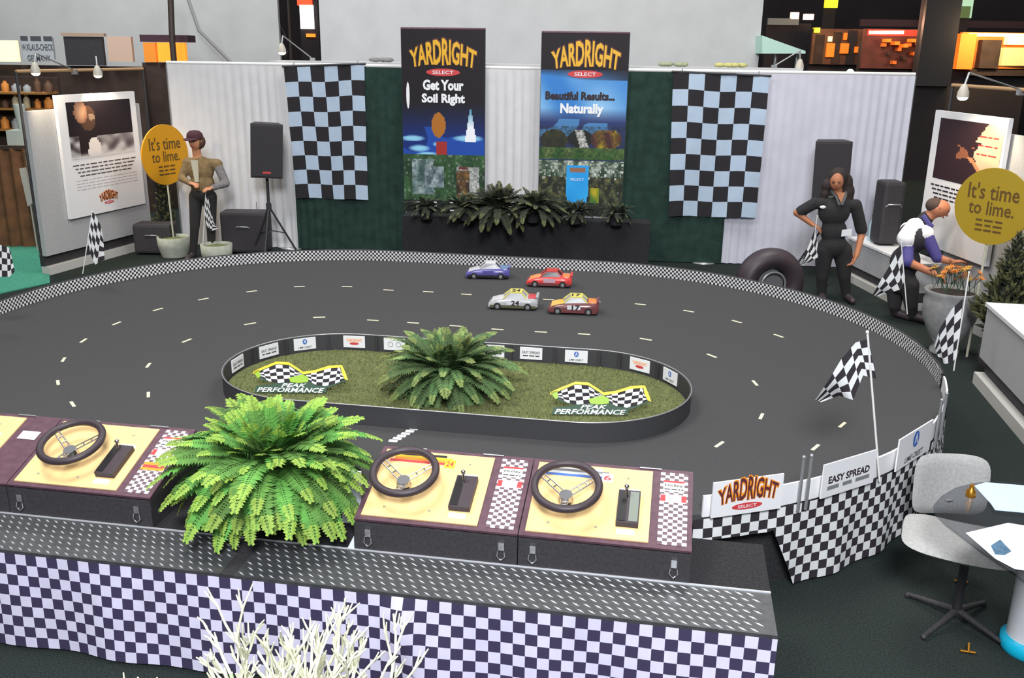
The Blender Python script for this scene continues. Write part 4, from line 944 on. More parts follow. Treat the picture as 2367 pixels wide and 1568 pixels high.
def case(px0, px1, py0, py1, Y, d, label, ant=False, z0=0):
    a = PY(px0, py1, Y); b = PY(px1, py0, Y); t = thing('equipment_case', label, 'case', ((a[0] + b[0]) / 2, Y + d / 2, z0)); w = b[0] - a[0]; h = b[2] - z0
    m = MB(); m.rbox(-w / 2, -d / 2, .02, w / 2, d / 2, h, .04); part('body', m, SPK, t, True)
    m = MB(); m.tube([(-.09, -d / 2 - .005, h * .62), (-.07, -d / 2 - .03, h * .66), (.07, -d / 2 - .03, h * .66), (.09, -d / 2 - .005, h * .62)], .009, 6); part('handle', m, SILV, t, True)
    for sx in (-1, 1): 
        m = MB(); m.lathe([(.03, 0), (.03, .03)], (sx * w * .35, 0, 0), 10); part('foot', m, RUB, t, True)
    if ant: m = MB(); m.tube([(w * .25, 0, h), (w * .26, 0, h + .12)], .005, 6); part('antenna', m, SILV, t, True)
case(512, 612, 492, 575, 12.35, .32, 'black rounded equipment case on the floor before the left white drape', True)
case(312, 392, 520, 600, 12.2, .3, 'black rounded equipment case in the dark corner left of the conifer')
# black tyre lying upright at the right of the far wall
p = PY(1775, 690, 9.62); t = thing('racing_slick', 'big black racing tyre standing by the far right drape', 'tyre', (p[0], p[1], 0), .15)
m = MB(); m.torus((0, 0, .37), (1, 0, 0), (0, 0, 1), .26, .11, 44, 14, sy=1.0); m.v = [(x, y * 1.25, z) for x, y, z in m.v]; part('tread', m, RUB, t, True)
m = MB(); m.torus((0, -.10, .37), (1, 0, 0), (0, 0, 1), .13, .012, 30, 6); part('rim', m, SILV, t, True)
m = MB(); bm = bmesh.new(); bmesh.ops.create_cone(bm, cap_ends=True, segments=28, radius1=.14, radius2=.14, depth=.06); m.bm(bm, 0, Matrix.Translation((0, 0, .37)) @ Matrix.Rotation(math.pi / 2, 4, 'X')); part('wheel_disc', m, mat('grey_wheel', (110, 110, 112), .5), t, True)

# ================================================================== right side: counters, poster, urn
t = thing('low_counter', 'low grey counter on a pale plinth behind the long haired woman', 'counter', PR + dR * .7)
a = PR + dR * .05; b = PR + dR * 1.62; L_ = b - a
m = MB(); m.frame(a + e3 * .2, L_, -nR * .35, e3 * .30); part('front', m, GREYP, t)
m = MB(); m.frame(a - nR * .05 + e3 * .09, L_, -nR * .3, e3 * .11); part('recess', m, BLK, t)
m = MB(); m.frame(a + nR * .03, L_, -nR * .38, e3 * .09); part('plinth', m, MATS['pale_plinth'], t)
m = MB(); m.frame(a + nR * .015 + e3 * .50, L_, -nR * .38, e3 * .025); part('top', m, WHITE, t)
p = PZ(2012, 556, .525); t = thing('water_bottle', 'clear pale blue water bottle standing on the low grey counter', 'bottle', (p[0], p[1], .525))
m = MB(); m.lathe([(.032, 0), (.036, .02), (.036, .2), (.014, .26), (.014, .29)], (0, 0, 0), 16); part('body', m, mat('pale_blue_plastic', (176, 206, 214), .25), t, True)
m = MB(); m.lathe([(.017, .285), (.017, .32)], (0, 0, 0), 12); part('cap', m, DGRN, t, True)
case(2028, 2098, 422, 570, 10.86, .3, 'tall black equipment case standing on the low grey counter beside the bottle', False, .526)
t = thing('display_wall', 'grey display wall at the right edge behind the hand poster', 'display wall', PR + dR * 2.6 - nR * .24)
a = PR + dR * 1.75 - nR * .24; b = PR + dR * 3.75 - nR * .24
m = MB(); m.frame(a, b - a, -nR * .06, e3 * 1.98); part('panel', m, GREYP, t)
m = MB(); m.frame(a - nR * .06, b - a, -nR * .3, e3 * .1); part('plinth', m, MATS['pale_plinth'], t)
def paint_hand(x, y):
    c = (52, 34, 40)
    hand = [(.98, .98), (.55, .52), (.62, .36), (.72, .0), (1.0, .0)]
    if x > .60 + abs(y - .50) * .55 - .1 * (y < .3) and not (y > .5 and x < .58 + (y - .5) * .62): c = mix((244, 206, 170), (236, 170, 140), noise2(x, y, 1.3))
    if .38 < y < .62 and .35 < x < .62 and noise2(x, y, 3) > .5: c = (150, 92, 66)
    if y > .55 and .5 < x < .9 and abs(x - .55 - (y - .55) * .9) < .04: c = (200, 140, 96)
    return c
t = thing('hand_poster', 'white framed poster of a dark print on the right grey wall', 'poster', PR + dR * 2.2 + e3 * .9)
pt, X, N, w = poster(t, lambda x, y, o: RT(x, y, o), (2163, 257), (2328, 282), (2328, 282), (2163, 257), .02, (.08, .97, .05, .5), paint_hand, 4, 4, .04) if False else (None,) * 4
A = RT(2163, 257, -.17); B = RT(2332, 283, -.17); zt = 2.13; zb = .72; A[2] = B[2] = zt; C = B.copy(); D = A.copy(); C[2] = D[2] = zb
X = B - A; w = np.linalg.norm(X); X /= w; N = np.cross(X, e3)
m = MB(); m.frame(D, C - D, A - D, -N * .045); part('board', m, WHITE, t)
pt = lambda s, v: A + (B - A) * s + (D - A) * v
print_panel(t, 'photo_print', pt(.1, .05), pt(.97, .05), pt(.97, .49), pt(.1, .49), paint_hand, 44, 36, .004)
m = MB()
for k in range(4): words(m, pt(.5, .54 + k * .03), X, e3, w * (.82 - .05 * k), .015, .004, 0, k + 60, 10)
part('caption_print', m, DKINK, t)
for k in range(3):
    m = MB(); words(m, pt(.80, .14 + k * .06), X, e3, w * .25, .012, .008, 0, k + 70, 3); part('scribble', m, REDI, t)
# desk at the right edge
a = PZ(2253, 885, 0); b = PZ(2352, 1003, 0); d = (b - a); d /= np.linalg.norm(d); n = np.array([-d[1], d[0], 0]); n = n if n[0] > 0 else -n
b = a + d * 2.2; L_ = b - a; zt_ = PP(2290, 712, a, n)[2]; zt_ = max(.7, min(1.1, zt_))
t = thing('reception_desk', 'grey reception desk with a white top and pale plinth at the right edge', 'desk', (a + b) / 2)
m = MB(); m.frame(a + e3 * .24 - n * .0, L_, n * .6, e3 * (zt_ - .26)); part('front', m, GREYP, t)
m = MB(); m.frame(a + n * .06 + e3 * .1, L_, n * .5, e3 * .14); part('recess', m, BLK, t)
m = MB(); m.frame(a - n * .02, L_, n * .64, e3 * .1); part('plinth', m, MATS['pale_plinth'], t)
m = MB(); m.frame(a - n * .015 - d * .02 + e3 * (zt_ - .02), L_, n * .64, e3 * .03); part('top', m, WHITE, t)
q = a + d * .55 + n * .3 + e3 * (zt_ + .01); m = MB(); m.frame(q, d * .3, n * .25, e3 * .22); m2 = solo('white_box', m, PAPER, 'white carton standing on the reception desk at the right edge', 'box')
# urn with orange flowers and round sign
pu = PY(2187, 775, 8.45) * [1, 1, 0]
t = thing('stone_urn', 'grey stone urn with orange flowers before the bending man', 'planter', pu)
m = MB(); m.lathe([(.13, 0), (.13, .03), (.09, .08), (.16, .16), (.235, .34), (.245, .5), (.225, .56), (.25, .6), (.22, .6), (.2, .56)], (0, 0, 0), 30); part('bowl', m, mat('grey_stone', (134, 134, 134), .85, var=.15, scale=20), t, True)
m = MB(); m.lathe([(.001, .57), (.21, .57)], (0, 0, 0), 20, cap=False); part('soil', m, MATS['potting_soil'], t, True)
rr = random.Random(5); pet = []
for v, mt in enumerate((mat('orange_petal', (214, 126, 44), .7), mat('dull_yellow_petal', (196, 150, 60), .7), mat('brown_petal', (128, 84, 60), .7))):
    m = MB()
    for k in range(9):
        a_ = k * .7; m.add([(0, 0, .1), (.02 * math.cos(a_ - .3), .02 * math.sin(a_ - .3), .115), (.045 * math.cos(a_), .045 * math.sin(a_), .118), (.02 * math.cos(a_ + .3), .02 * math.sin(a_ + .3), .115)], [(0, 1, 2, 3)])
    m.ball((0, 0, .108), .012, 0, 8, 5); m.tube([(0, 0, -.08), (0, 0, .1)], .003, 5, 1); pet.append(m.mesh('flower', [mt, DGRN]))
for k in range(34):
    o = bpy.data.objects.new('flower', pet[rr.choice((0, 0, 1, 2))]); COL.objects.link(o); o.parent = t; a_ = k * 2.4; r_ = .2 * math.sqrt(k / 34); o.location = (r_ * math.cos(a_), r_ * math.sin(a_), .62 + rr.uniform(0, .12)); o.rotation_euler = (rr.uniform(-.5, .5), rr.uniform(-.5, .5), 0)
cs = PY(2292, 478, 8.3); round_sign("dull yellow round It's time to lime sign at the right edge", None, cs, .34, (.60, -.80, 0), .0, YSIGN2)
pc = PY(2302, 860, 7.9) * [1, 1, 0]; conifer(pc, float(PY(2290, 535, 7.9)[2]), .42, 'tall dark conifer between the grey urn and the reception desk', 8, 150, .18)

# ---- chair, glass table and papers at lower right
GSH = mat('grey_chair_fabric', (164, 164, 162), .9, var=.12, scale=70, bump=.15)
t = thing('shell_chair', 'grey padded shell chair drawn up to the glass table', 'chair', PZ(2215, 1400, 0) * [1, 1, 0] + np.array([.0, .18, 0]))
cx, cy = t.location.x, t.location.y
def pad(PA, th, mb):   # rounded cushion from a plan polygon
    pass
def cushion(o, X, Y, N, w, h, th, bend):
    m = MB(); P = []; n = 14
    for i in range(n + 1):
        a = -1 + 2 * i / n; row = []
        for j in range(n + 1):
            b_ = -1 + 2 * j / n; r = max(abs(a), abs(b_)); l = math.hypot(a, b_) or 1; k = (abs(a) ** 5 + abs(b_) ** 5) ** .2; f = r / k if k > 0 else 1
            x, y = a * f, b_ * f; row.append(o + X * x * w / 2 + Y * y * h / 2 + N * (bend * x * x + th * math.sqrt(max(0, 1 - r ** 6))))
        P.append(row)
    Q = [[p - N * 2 * th * math.sqrt(max(0, 1 - max(abs(-1 + 2 * i / n), abs(-1 + 2 * j / n)) ** 6)) for j, p in enumerate(row)] for i, row in enumerate(P)]
    m.grid(P); m.grid(Q, flip=True); return m
cb = PP(2188, 1118, (cx, cy + .22, 0), np.array([0, -1., .12])); 
m = cushion(cb, np.array([1., -.05, 0]), np.array([0, .12, .99]), np.array([.05, -.99, .12]), .40, .34, .022, .05); part('backrest', m, GSH, t)
sc_ = PZ(2224, 1256, .44); m = cushion(sc_, np.array([.90, -.43, 0]), np.array([.43, .90, 0]), e3, .54, .42, .03, .02); part('seat', m, GSH, t)
BRS = mat('brass', (200, 140, 50), .3, metal=.8)
m = MB(); m.tube([sc_ - e3 * .03 + np.array([.03, 0, 0]), (sc_[0] + .03, sc_[1], .05)], .022); part('pedestal', m, BLK, t)
for k in range(4):
    a_ = k * math.pi / 2 + .6; m = MB(); m.tube([(sc_[0] + .03, sc_[1], .07), (sc_[0] + .03 + .26 * math.cos(a_), sc_[1] + .26 * math.sin(a_), .02)], [.018, .012]); m.ball((sc_[0] + .03 + .26 * math.cos(a_), sc_[1] + .26 * math.sin(a_), .015), .015); part('foot', m, BLK, t)
m = MB(); m.tube([sc_ + np.array([.0, .2, -.03]), cb + np.array([0, .03, -.25]), cb + np.array([0, .03, 0])], .014); part('back_bracket', m, BLK, t)
SMG = bpy.data.materials.new('smoked_glass'); SMG.use_nodes = True; nt = SMG.node_tree; nt.nodes.remove(nt.nodes['Principled BSDF'])
tr_ = nt.nodes.new('ShaderNodeBsdfTransparent'); tr_.inputs[0].default_value = (.72, .73, .75, 1); gl_ = nt.nodes.new('ShaderNodeBsdfGlossy'); gl_.inputs['Roughness'].default_value = .12; gl_.inputs[0].default_value = (.8, .8, .82, 1)
mx_ = nt.nodes.new('ShaderNodeMixShader'); mx_.inputs[0].default_value = .09; nt.links.new(tr_.outputs[0], mx_.inputs[1]); nt.links.new(gl_.outputs[0], mx_.inputs[2]); nt.links.new(mx_.outputs[0], nt.nodes['Material Output'].inputs[0])
tp = [PZ(*q, .72) for q in ((2158, 1168), (2176, 1147), (2210, 1127), (2250, 1117), (2300, 1112), (2420, 1120), (2620, 1180), (2700, 1320), (2600, 1420), (2440, 1400), (2345, 1325), (2270, 1275), (2185, 1210), (2162, 1187))]
ctr_ = sum(tp) / len(tp); t = thing('glass_table', 'smoked glass table on a white pedestal with a cyan foot ring', 'table', ctr_ * [1, 1, 0])
m = MB(); m.prism(tp, (0, 0, -.012)); part('table_top', m, SMG, t)
p = PZ(2376, 1502, 0)
m = MB(); m.lathe([(.105, .06), (.105, .69), (.1, .707)], (p[0], p[1], 0), 32); part('pedestal', m, mat('glossy_white', (250, 251, 252), .3, coat=.3), t, label='white cylinder pedestal')
m = MB(); m.lathe([(.118, 0), (.128, .015), (.128, .06), (.107, .075)], (p[0], p[1], 0), 32); part('foot_ring', m, mat('cyan_plastic', (20, 190, 226), .35), t, label='cyan foot ring')
def sheet(pts, z, m_, label, extra=None):
    P = [PZ(*q, z) for q in pts]; t = thing('paper_sheet', label, 'paper', sum(P) / len(P)); m = MB(); m.prism(P, (0, 0, .002)); part('sheet', m, m_, t)
    if extra: m = MB(); m.prism([PZ(*q, z + .0021) for q in extra], (0, 0, .0006)); part('picture', m, mat('blue_picture', (70, 104, 130), .5, var=.3, scale=30), t)
sheet([(2252, 1124), (2278, 1116), (2400, 1126), (2410, 1190), (2300, 1180), (2290, 1165)], .721, mat('pale_blue_paper', (190, 214, 236), .6), 'pale blue sheet at the back of the glass table')
sheet([(2232, 1233), (2330, 1210), (2420, 1225), (2440, 1330), (2345, 1316), (2300, 1292)], .7235, PAPER, 'white leaflet with a blue picture on the front of the glass table', [(2290, 1262), (2312, 1248), (2338, 1275), (2322, 1284), (2300, 1282)])
m = MB(); p = PZ(2243, 1148, .72); m.lathe([(.022, 0), (.022, .03), (.012, .04), (.01, .06)], p, 14); solo('brass_bell', m, BRS, 'small brass fitting shining beside the pale blue sheet', 'ornament')
m = MB(); p = PZ(2190, 1162, .72); m.frame(p, (.03, .01, 0), (-.005, .02, 0), (0, 0, .006)); solo('key_tag', m, CHROME, 'small bright metal tag near the rounded end of the glass table', 'tag')
# brass floor clips seen by the chair
for k, (x, y) in enumerate(((2222, 1350), (2238, 1513))):
    p = PZ(x, y, .0); m = MB(); m.tube([p + np.array([-.035, .01, .012]), p + np.array([.03, -.005, .012])], .006, 8); m.tube([p + e3 * .012, p + np.array([.005, .02, .05])], .006, 8); solo('brass_clip', m, BRS, ['small brass clip on the carpet under the shell chair', 'small brass clip on the carpet left of the white table pedestal'][k], 'clip')

# ================================================================== people
SKIN1 = mat('skin_warm', (206, 142, 104), .6); SKIN2 = mat('skin_tan', (176, 116, 82), .6); SKIN3 = mat('skin_ruddy', (182, 118, 86), .6)
def person(name_label, joints, prims, mats, extras, base, vox=.011):
    """one continuous figure: tapered limbs and ellipsoids merged by a voxel remesh, coloured by garment"""
    J = joints; m = MB(); reg = []
    for pr in prims:
        if pr[0] == 'L':
            _, a, b, ra, rb, mi = pr; a = np.array(J[a] if isinstance(a, str) else a); b = np.array(J[b] if isinstance(b, str) else b)
            m.tube([a, a * .67 + b * .33, a * .33 + b * .67, b], [ra, ra * .67 + rb * .33, ra * .33 + rb * .67, rb], 14); m.ball(a, ra, 0, 14, 10); m.ball(b, rb, 0, 14, 10); reg.append(('L', a, b, ra, rb, mi))
        else:
            _, c, r, mi = pr; c = np.array(J[c] if isinstance(c, str) else c); m.ball(c, r, 0, 20, 14); reg.append(('E', c, np.array(r), mi))
    me = m.mesh('p', [mats[0]]); o = bpy.data.objects.new('p', me); COL.objects.link(o)
    rm = o.modifiers.new('r', 'REMESH'); rm.mode = 'VOXEL'; rm.voxel_size = vox; sm_ = o.modifiers.new('s', 'SMOOTH'); sm_.iterations = 3; sm_.factor = .5
    dg = bpy.context.evaluated_depsgraph_get(); dg.update(); ev = o.evaluated_get(dg); me2 = ev.to_mesh()
    nv = len(me2.vertices); V = np.zeros(nv * 3); me2.vertices.foreach_get('co', V); V = V.reshape(-1, 3); F = [tuple(p.vertices) for p in me2.polygons]; ev.to_mesh_clear(); bpy.data.objects.remove(o)
    C = np.array([V[list(f)].mean(0) for f in F]); best = np.full(len(F), 9.); mi_ = np.zeros(len(F), int)
    for r in reg:
        if r[0] == 'L':
            d = r[2] - r[1]; tt = np.clip(((C - r[1]) @ d) / (d @ d + 1e-9), 0, 1); dist = np.linalg.norm(C - (r[1] + tt[:, None] * d), axis=1) - (r[3] + (r[4] - r[3]) * tt); k = r[5]
        else: dist = (np.linalg.norm((C - r[1]) / r[2], axis=1) - 1) * r[2].min(); k = r[3]
        u = dist < best; best[u] = dist[u]; mi_[u] = k
    t = thing('person', name_label, 'person', base); mb = MB()
    mb.v = [tuple(v) for v in V]; mb.f = F; mb.mi = [int(k) for k in mi_]; mb.sm = [True] * len(F)
    part('body', mb, mats, t)
    for nm, mb2, mt in extras: part(nm, mb2, mt, t)
    return t
def blob(m, vox=.012):
    me = m.mesh('p', [BLK]); o = bpy.data.objects.new('p', me); COL.objects.link(o)
    rm = o.modifiers.new('r', 'REMESH'); rm.mode = 'VOXEL'; rm.voxel_size = vox; sm_ = o.modifiers.new('s', 'SMOOTH'); sm_.iterations = 5; sm_.factor = .6
    dg = bpy.context.evaluated_depsgraph_get(); dg.update(); ev = o.evaluated_get(dg); me2 = ev.to_mesh(); q = MB()
    q.add([tuple(v.co) for v in me2.vertices], [tuple(p.vertices) for p in me2.polygons], 0, smooth=True); ev.to_mesh_clear(); bpy.data.objects.remove(o); return q
def fingers(prims, J, wrist, hand, mi, curl=np.array([0, 0, -1.]), side=None):
    """palm, four unequal bent fingers and a thumb from wrist towards hand"""
    w = np.array(J[wrist]); h = np.array(J[hand]); d = h - w; d /= np.linalg.norm(d) + 1e-9; s = np.cross(d, curl); s /= np.linalg.norm(s) + 1e-9; c = np.cross(s, d); c = c if np.dot(c, curl) > 0 else -c
    for k in (-1, 0, 1): prims.append(('L', w + s * k * .012, w + d * .085 + s * k * .026, .018, .014, mi))
    for k, l in zip((-1.5, -.5, .5, 1.5), (.062, .075, .07, .055)):
        b = w + d * .085 + s * k * .02; m1 = b + d * l * .5 + c * .012; prims.append(('L', b, m1, .0105, .010, mi)); prims.append(('L', m1, m1 + d * l * .28 + c * l * .42, .010, .0085, mi))
    b = w + d * .03 + s * .03; m1 = b + d * .035 + s * .028; prims.append(('L', b, m1, .012, .011, mi)); prims.append(('L', m1, m1 + d * .028 + c * .012, .011, .009, mi))
def face(c, fwd, up, r, skin, extras, eye=(40, 30, 26)):
    fwd = np.array(fwd, float); fwd /= np.linalg.norm(fwd); up = np.array(up, float); sd = np.cross(fwd, up); sd /= np.linalg.norm(sd); up = np.cross(sd, fwd); c = np.array(c)
    for s in (-1, 1):
        m = MB(); m.ball(c + fwd * r * .86 + sd * s * r * .34 + up * r * .06, r * .1, 0, 8, 6); extras.append(('eye', m, mat('eye_dark', eye, .3)))
        m = MB(); m.ball(c + sd * s * r * .93 - up * r * .05, (r * .1, r * .14, r * .22), 0, 8, 6); extras.append(('ear', m, skin))
        m = MB(); m.tube([c + fwd * r * .92 + sd * s * r * .5 + up * r * .26, c + fwd * r * .98 + sd * s * r * .2 + up * r * .3], r * .05, 6); extras.append(('eyebrow', m, mat('brow', (58, 42, 34), .9)))
    m = MB(); m.tube([c + fwd * r * .93 + up * r * .1, c + fwd * r * 1.16 - up * r * .22, c + fwd * r * .95 - up * r * .3], [r * .07, r * .13, r * .06], 8); extras.append(('nose', m, skin))
    m = MB(); m.tube([c + fwd * r * .88 - up * r * .56 - sd * r * .28, c + fwd * r * .98 - up * r * .58, c + fwd * r * .88 - up * r * .56 + sd * r * .28], r * .065, 6); extras.append(('mouth', m, mat('lips', (150, 74, 66), .5)))
    return sd, up
# ---- capped man at left, behind the planters
Y0 = 11.95
J = lambda x, y, dy=0: PY(x, y, Y0 + dy)
j = dict(head=J(451, 326, -.06), neck=J(456, 362), chest=J(464, 392), belly=J(468, 425), pel=J(468, 448), sl=J(434, 377), sr=J(502, 380), el=J(420, 412, -.06), wl=J(440, 424, -.24), hl=J(452, 426, -.3), er=J(522, 424, -.04), wr=J(492, 434, -.22), hr=J(480, 436, -.28),
         h1=J(453, 455), h2=J(485, 455), k1=J(450, 525, -.04), k2=J(488, 525, -.02)); f1 = J(447, 600); f2 = J(490, 600); f1[2] = f2[2] = .06; j['f1'] = f1; j['f2'] = f2; j['t1'] = f1 + np.array([-.02, -.17, -.02]); j['t2'] = f2 + np.array([.02, -.17, -.02])
pr = [('E', 'head', (.078, .092, .112), 0), ('L', 'head', 'neck', .055, .055, 0), ('E', 'chest', (.17, .12, .17), 1), ('E', 'belly', (.155, .12, .15), 1), ('E', 'pel', (.155, .115, .11), 2),
      ('L', 'sl', 'el', .062, .05, 1), ('L', 'el', 'wl', .048, .036, 1), ('L', 'sr', 'er', .062, .052, 3), ('L', 'er', 'wr', .05, .038, 3), ('L', 'sl', 'sr', .07, .07, 1),
      ('L', 'h1', 'k1', .09, .062, 2), ('L', 'k1', 'f1', .06, .042, 2), ('L', 'h2', 'k2', .09, .062, 2), ('L', 'k2', 'f2', .06, .042, 2), ('L', 'f1', 't1', .045, .04, 4), ('L', 'f2', 't2', .045, .04, 4)]
fingers(pr, j, 'wl', 'hl', 0); fingers(pr, j, 'wr', 'hr', 0)
ex = []; fw = (-.25, -1, -.15); face(j['head'], fw, e3, .092, SKIN1, ex)
m = MB(); hc = j['head'] + e3 * .03; m.lathe([(.098, 0), (.101, .03), (.092, .065), (.06, .095), (.001, .105)], hc, 22); ex.append(('cap', m, mat('maroon_cap', (74, 42, 50), .9)))
m = MB(); m.prism([hc + np.array(q) for q in ((-.09, -.05, .005), (-.105, -.13, -.006), (-.06, -.185, -.014), (0.0, -.19, -.014), (.06, -.13, -.006), (.075, -.06, .005))], (0, 0, .008)); ex.append(('cap_peak', m, MATS['maroon_cap']))
m = MB(); m.ball(j['head'] + np.array([.03, .03, -.01]), (.088, .082, .095), 0, 14, 10); ex.append(('hair', m, mat('brown_hair', (84, 58, 44), .9)))
m = MB(); q = j['chest'] + np.array([-.02, -.115, 0]); m.prism([q + np.array(v) for v in ((-.055, .0, .13), (.035, 0, .13), (.03, -.015, -.14), (-.02, -.015, -.14))], (0, -.012, 0)); ex.append(('shirt_front', m, mat('pale_shirt', (190, 186, 164), .8)))
man = person('man in a maroon cap and tan jacket standing behind the stone planters', j, pr, [SKIN1, mat('tan_jacket', (128, 106, 72), .9, var=.25, scale=24), mat('dark_trousers', (44, 42, 42), .9), mat('grey_sleeve', (128, 124, 124), .9, var=.2, scale=24), RUB], ex, (float(j['pel'][0]), float(j['pel'][1]), 0))
# flag standing in the planter in front of him, held at the top
flag('narrow checkered flag hanging before the capped man', (470, 585), (476, 436), [(476, 446), (482, 462), (488, 490), (496, 520)], [(472, 500), (478, 520), (486, 536), (505, 528)], 11.72, 4, 7, .015, .005, basez=.23)
# ---- woman on the right
Y0 = 10.3
hb = J(1934, 418, -.02)
j = dict(head=hb, neck=J(1937, 447), chest=J(1928, 490), waist=J(1927, 535), pel=J(1926, 570), sl=J(1884, 470), sr=J(1978, 474), el=J(1842, 492, .05), wl=J(1877, 518, -.03), hl=J(1890, 526, -.06), er=J(1992, 540, .03), wr=J(1980, 590, -.08), hr=J(1970, 612, -.1), ml=J(1852, 488, .04), mr=J(1991, 530, .03),
         h1=J(1906, 580), h2=J(1948, 580), k1=J(1900, 640, -.03), k2=J(1952, 640, -.03)); f1 = J(1898, 695); f2 = J(1955, 695); f1[2] = f2[2] = .06; j['f1'] = f1; j['f2'] = f2; j['t1'] = f1 + np.array([-.03, -.16, -.02]); j['t2'] = f2 + np.array([.02, -.16, -.02])
pr = [('E', 'head', (.076, .09, .108), 0), ('L', 'head', 'neck', .05, .05, 0), ('E', 'chest', (.175, .12, .16), 1), ('E', 'waist', (.145, .105, .15), 1), ('E', 'pel', (.17, .125, .13), 2), ('L', 'sl', 'sr', .062, .062, 1),
      ('L', 'sl', 'ml', .065, .062, 1), ('L', 'ml', 'el', .048, .042, 0), ('L', 'el', 'wl', .04, .03, 0), ('L', 'sr', 'mr', .066, .066, 1), ('L', 'mr', 'er', .046, .042, 0), ('L', 'er', 'wr', .042, .03, 0),
      ('L', 'h1', 'k1', .105, .07, 2), ('L', 'k1', 'f1', .068, .05, 2), ('L', 'h2', 'k2', .105, .07, 2), ('L', 'k2', 'f2', .068, .05, 2), ('L', 'f1', 't1', .042, .036, 4), ('L', 'f2', 't2', .042, .036, 4)]
fingers(pr, j, 'wl', 'hl', 0); fingers(pr, j, 'wr', 'hr', 0, np.array([-.6, 0, -.4]))
ex = []; face(hb, (-.35, -1, -.35), e3, .088, SKIN2, ex)
HAIRD = mat('dark_brown_hair', (46, 36, 34), .8, var=.3, scale=40)
m = MB(); m.ball(hb + np.array([.02, .03, .03]), (.105, .1, .115), 0, 16, 10)
for k, (dx, dz, r) in enumerate(((.11, -.03, .09), (.14, -.13, .09), (.15, -.23, .08), (-.09, -.06, .06), (.09, -.2, .085), (.16, -.31, .06), (-.10, -.15, .05), (-.11, -.22, .035))): m.ball(hb + np.array([dx, .045, dz]), (r, .06, r * 1.25), 0, 12, 8)
ex.append(('hair', blob(m), HAIRD))
m = MB(); q = J(1957, 540, -.16); m.frame(q + np.array([-.055, 0, -.035]), (.11, .0, .012), (0, .004, 0), (0, 0, .075)); ex.append(('name_card', m, PAPER))
m = MB(); q = J(1902, 479, -.12); m.ball(q, (.035, .012, .018), 0, 12, 6); ex.append(('shirt_badge', m, WHI))
m = MB(); m.prism([j['neck'] + np.array(v) for v in ((-.045, -.075, .02), (.05, -.075, .02), (.01, -.115, -.10))], (0, -.006, 0)); ex.append(('neckline', m, SKIN2))
for s in (-1, 1): m = MB(); m.tube([j['neck'] + np.array([s * .075, -.02, .02]), j['neck'] + np.array([s * .05, -.1, -.02]), j['neck'] + np.array([s * .012, -.125, -.11])], .018, 8, flat=.5); ex.append(('collar', m, mat('grey_collar', (82, 82, 84), .9)))
person('woman with long dark hair in a black polo shirt, hand on hip', j, pr, [SKIN2, mat('black_polo', (42, 41, 43), .95, var=.2, scale=30), mat('black_trousers', (36, 35, 37), .95), RUB, RUB], ex, (float(j['pel'][0]), float(j['pel'][1]), 0))
flag('small checkered flag hanging from the hand of the long haired woman', (1880, 565), (1889, 500), [(1884, 528), (1872, 560), (1858, 595), (1850, 612)], [(1892, 575), (1890, 595), (1872, 606), (1853, 614)], 10.1, 4, 5, .015, .005)
# ---- man bending over the counter at right
Y0 = 9.55
hb = J(2172, 482, -.05)
j = dict(head=hb, neck=J(2140, 505), chest=J(2112, 548), belly=J(2092, 605), pel=J(2084, 650), sl=J(2098, 531, .07), sr=J(2140, 540, -.1), el=J(2098, 606, -.22), wl=J(2160, 633, -.3), hl=J(2185, 645, -.3), er=J(2166, 596, -.2), wr=J(2202, 606, -.25), hr=J(2225, 604, -.25), hd=J(2186, 470, -.03),
         h1=J(2070, 660, .08), h2=J(2102, 660, -.08), k1=J(2068, 705, .05), k2=J(2106, 705, -.08)); f1 = J(2066, 745, .08); f2 = J(2108, 748, -.06); f1[2] = f2[2] = .06; j['f1'] = f1; j['f2'] = f2; j['t1'] = f1 + np.array([.1, -.12, -.02]); j['t2'] = f2 + np.array([.1, -.12, -.02])
pr = [('E', 'head', (.105, .088, .09), 0), ('L', 'head', 'neck', .06, .062, 0), ('E', 'chest', (.16, .17, .16), 1), ('E', 'belly', (.15, .15, .17), 1), ('E', 'pel', (.15, .15, .14), 2), ('L', 'sl', 'sr', .08, .08, 5), ('L', J(2096, 552, -.07), J(2114, 524, -.03), .10, .09, 5), ('L', 'neck', 'chest', .075, .1, 1),
      ('L', 'sl', 'el', .07, .056, 3), ('L', 'el', 'wl', .045, .034, 0), ('L', 'sr', 'er', .068, .055, 3), ('L', 'er', 'wr', .042, .032, 0),
      ('L', 'h1', 'k1', .1, .07, 2), ('L', 'k1', 'f1', .066, .05, 2), ('L', 'h2', 'k2', .1, .07, 2), ('L', 'k2', 'f2', .066, .05, 2), ('L', 'f1', 't1', .046, .04, 4), ('L', 'f2', 't2', .046, .04, 4)]
fingers(pr, j, 'wl', 'hl', 0); fingers(pr, j, 'wr', 'hr', 0)
ex = []; face(hb, (.75, -.45, -.5), (.55, 0, .8), .092, SKIN3, ex)
m = MB(); m.ball(hb + np.array([-.05, .02, .03]), (.085, .09, .075), 0, 14, 10); ex.append(('hair', m, mat('grey_brown_hair', (74, 58, 52), .9)))
m = MB(); m.tube([j['neck'] + np.array([-.06, -.06, .04]), j['neck'] + np.array([.0, -.09, -.04]), j['neck'] + np.array([.05, -.05, -.07])], .022, 8); ex.append(('collar', m, mat('blue_collar', (84, 80, 150), .8)))
person('man in a white, blue and black shirt bending over the urn at right', j, pr, [SKIN3, mat('black_shirt', (44, 42, 48), .9, var=.15, scale=20), mat('dark_slacks', (40, 38, 40), .95), mat('blue_sleeve', (66, 62, 124), .85), RUB, mat('white_shirt_panel', (232, 232, 236), .8)], ex, (float(j['pel'][0]), float(j['pel'][1]), 0))

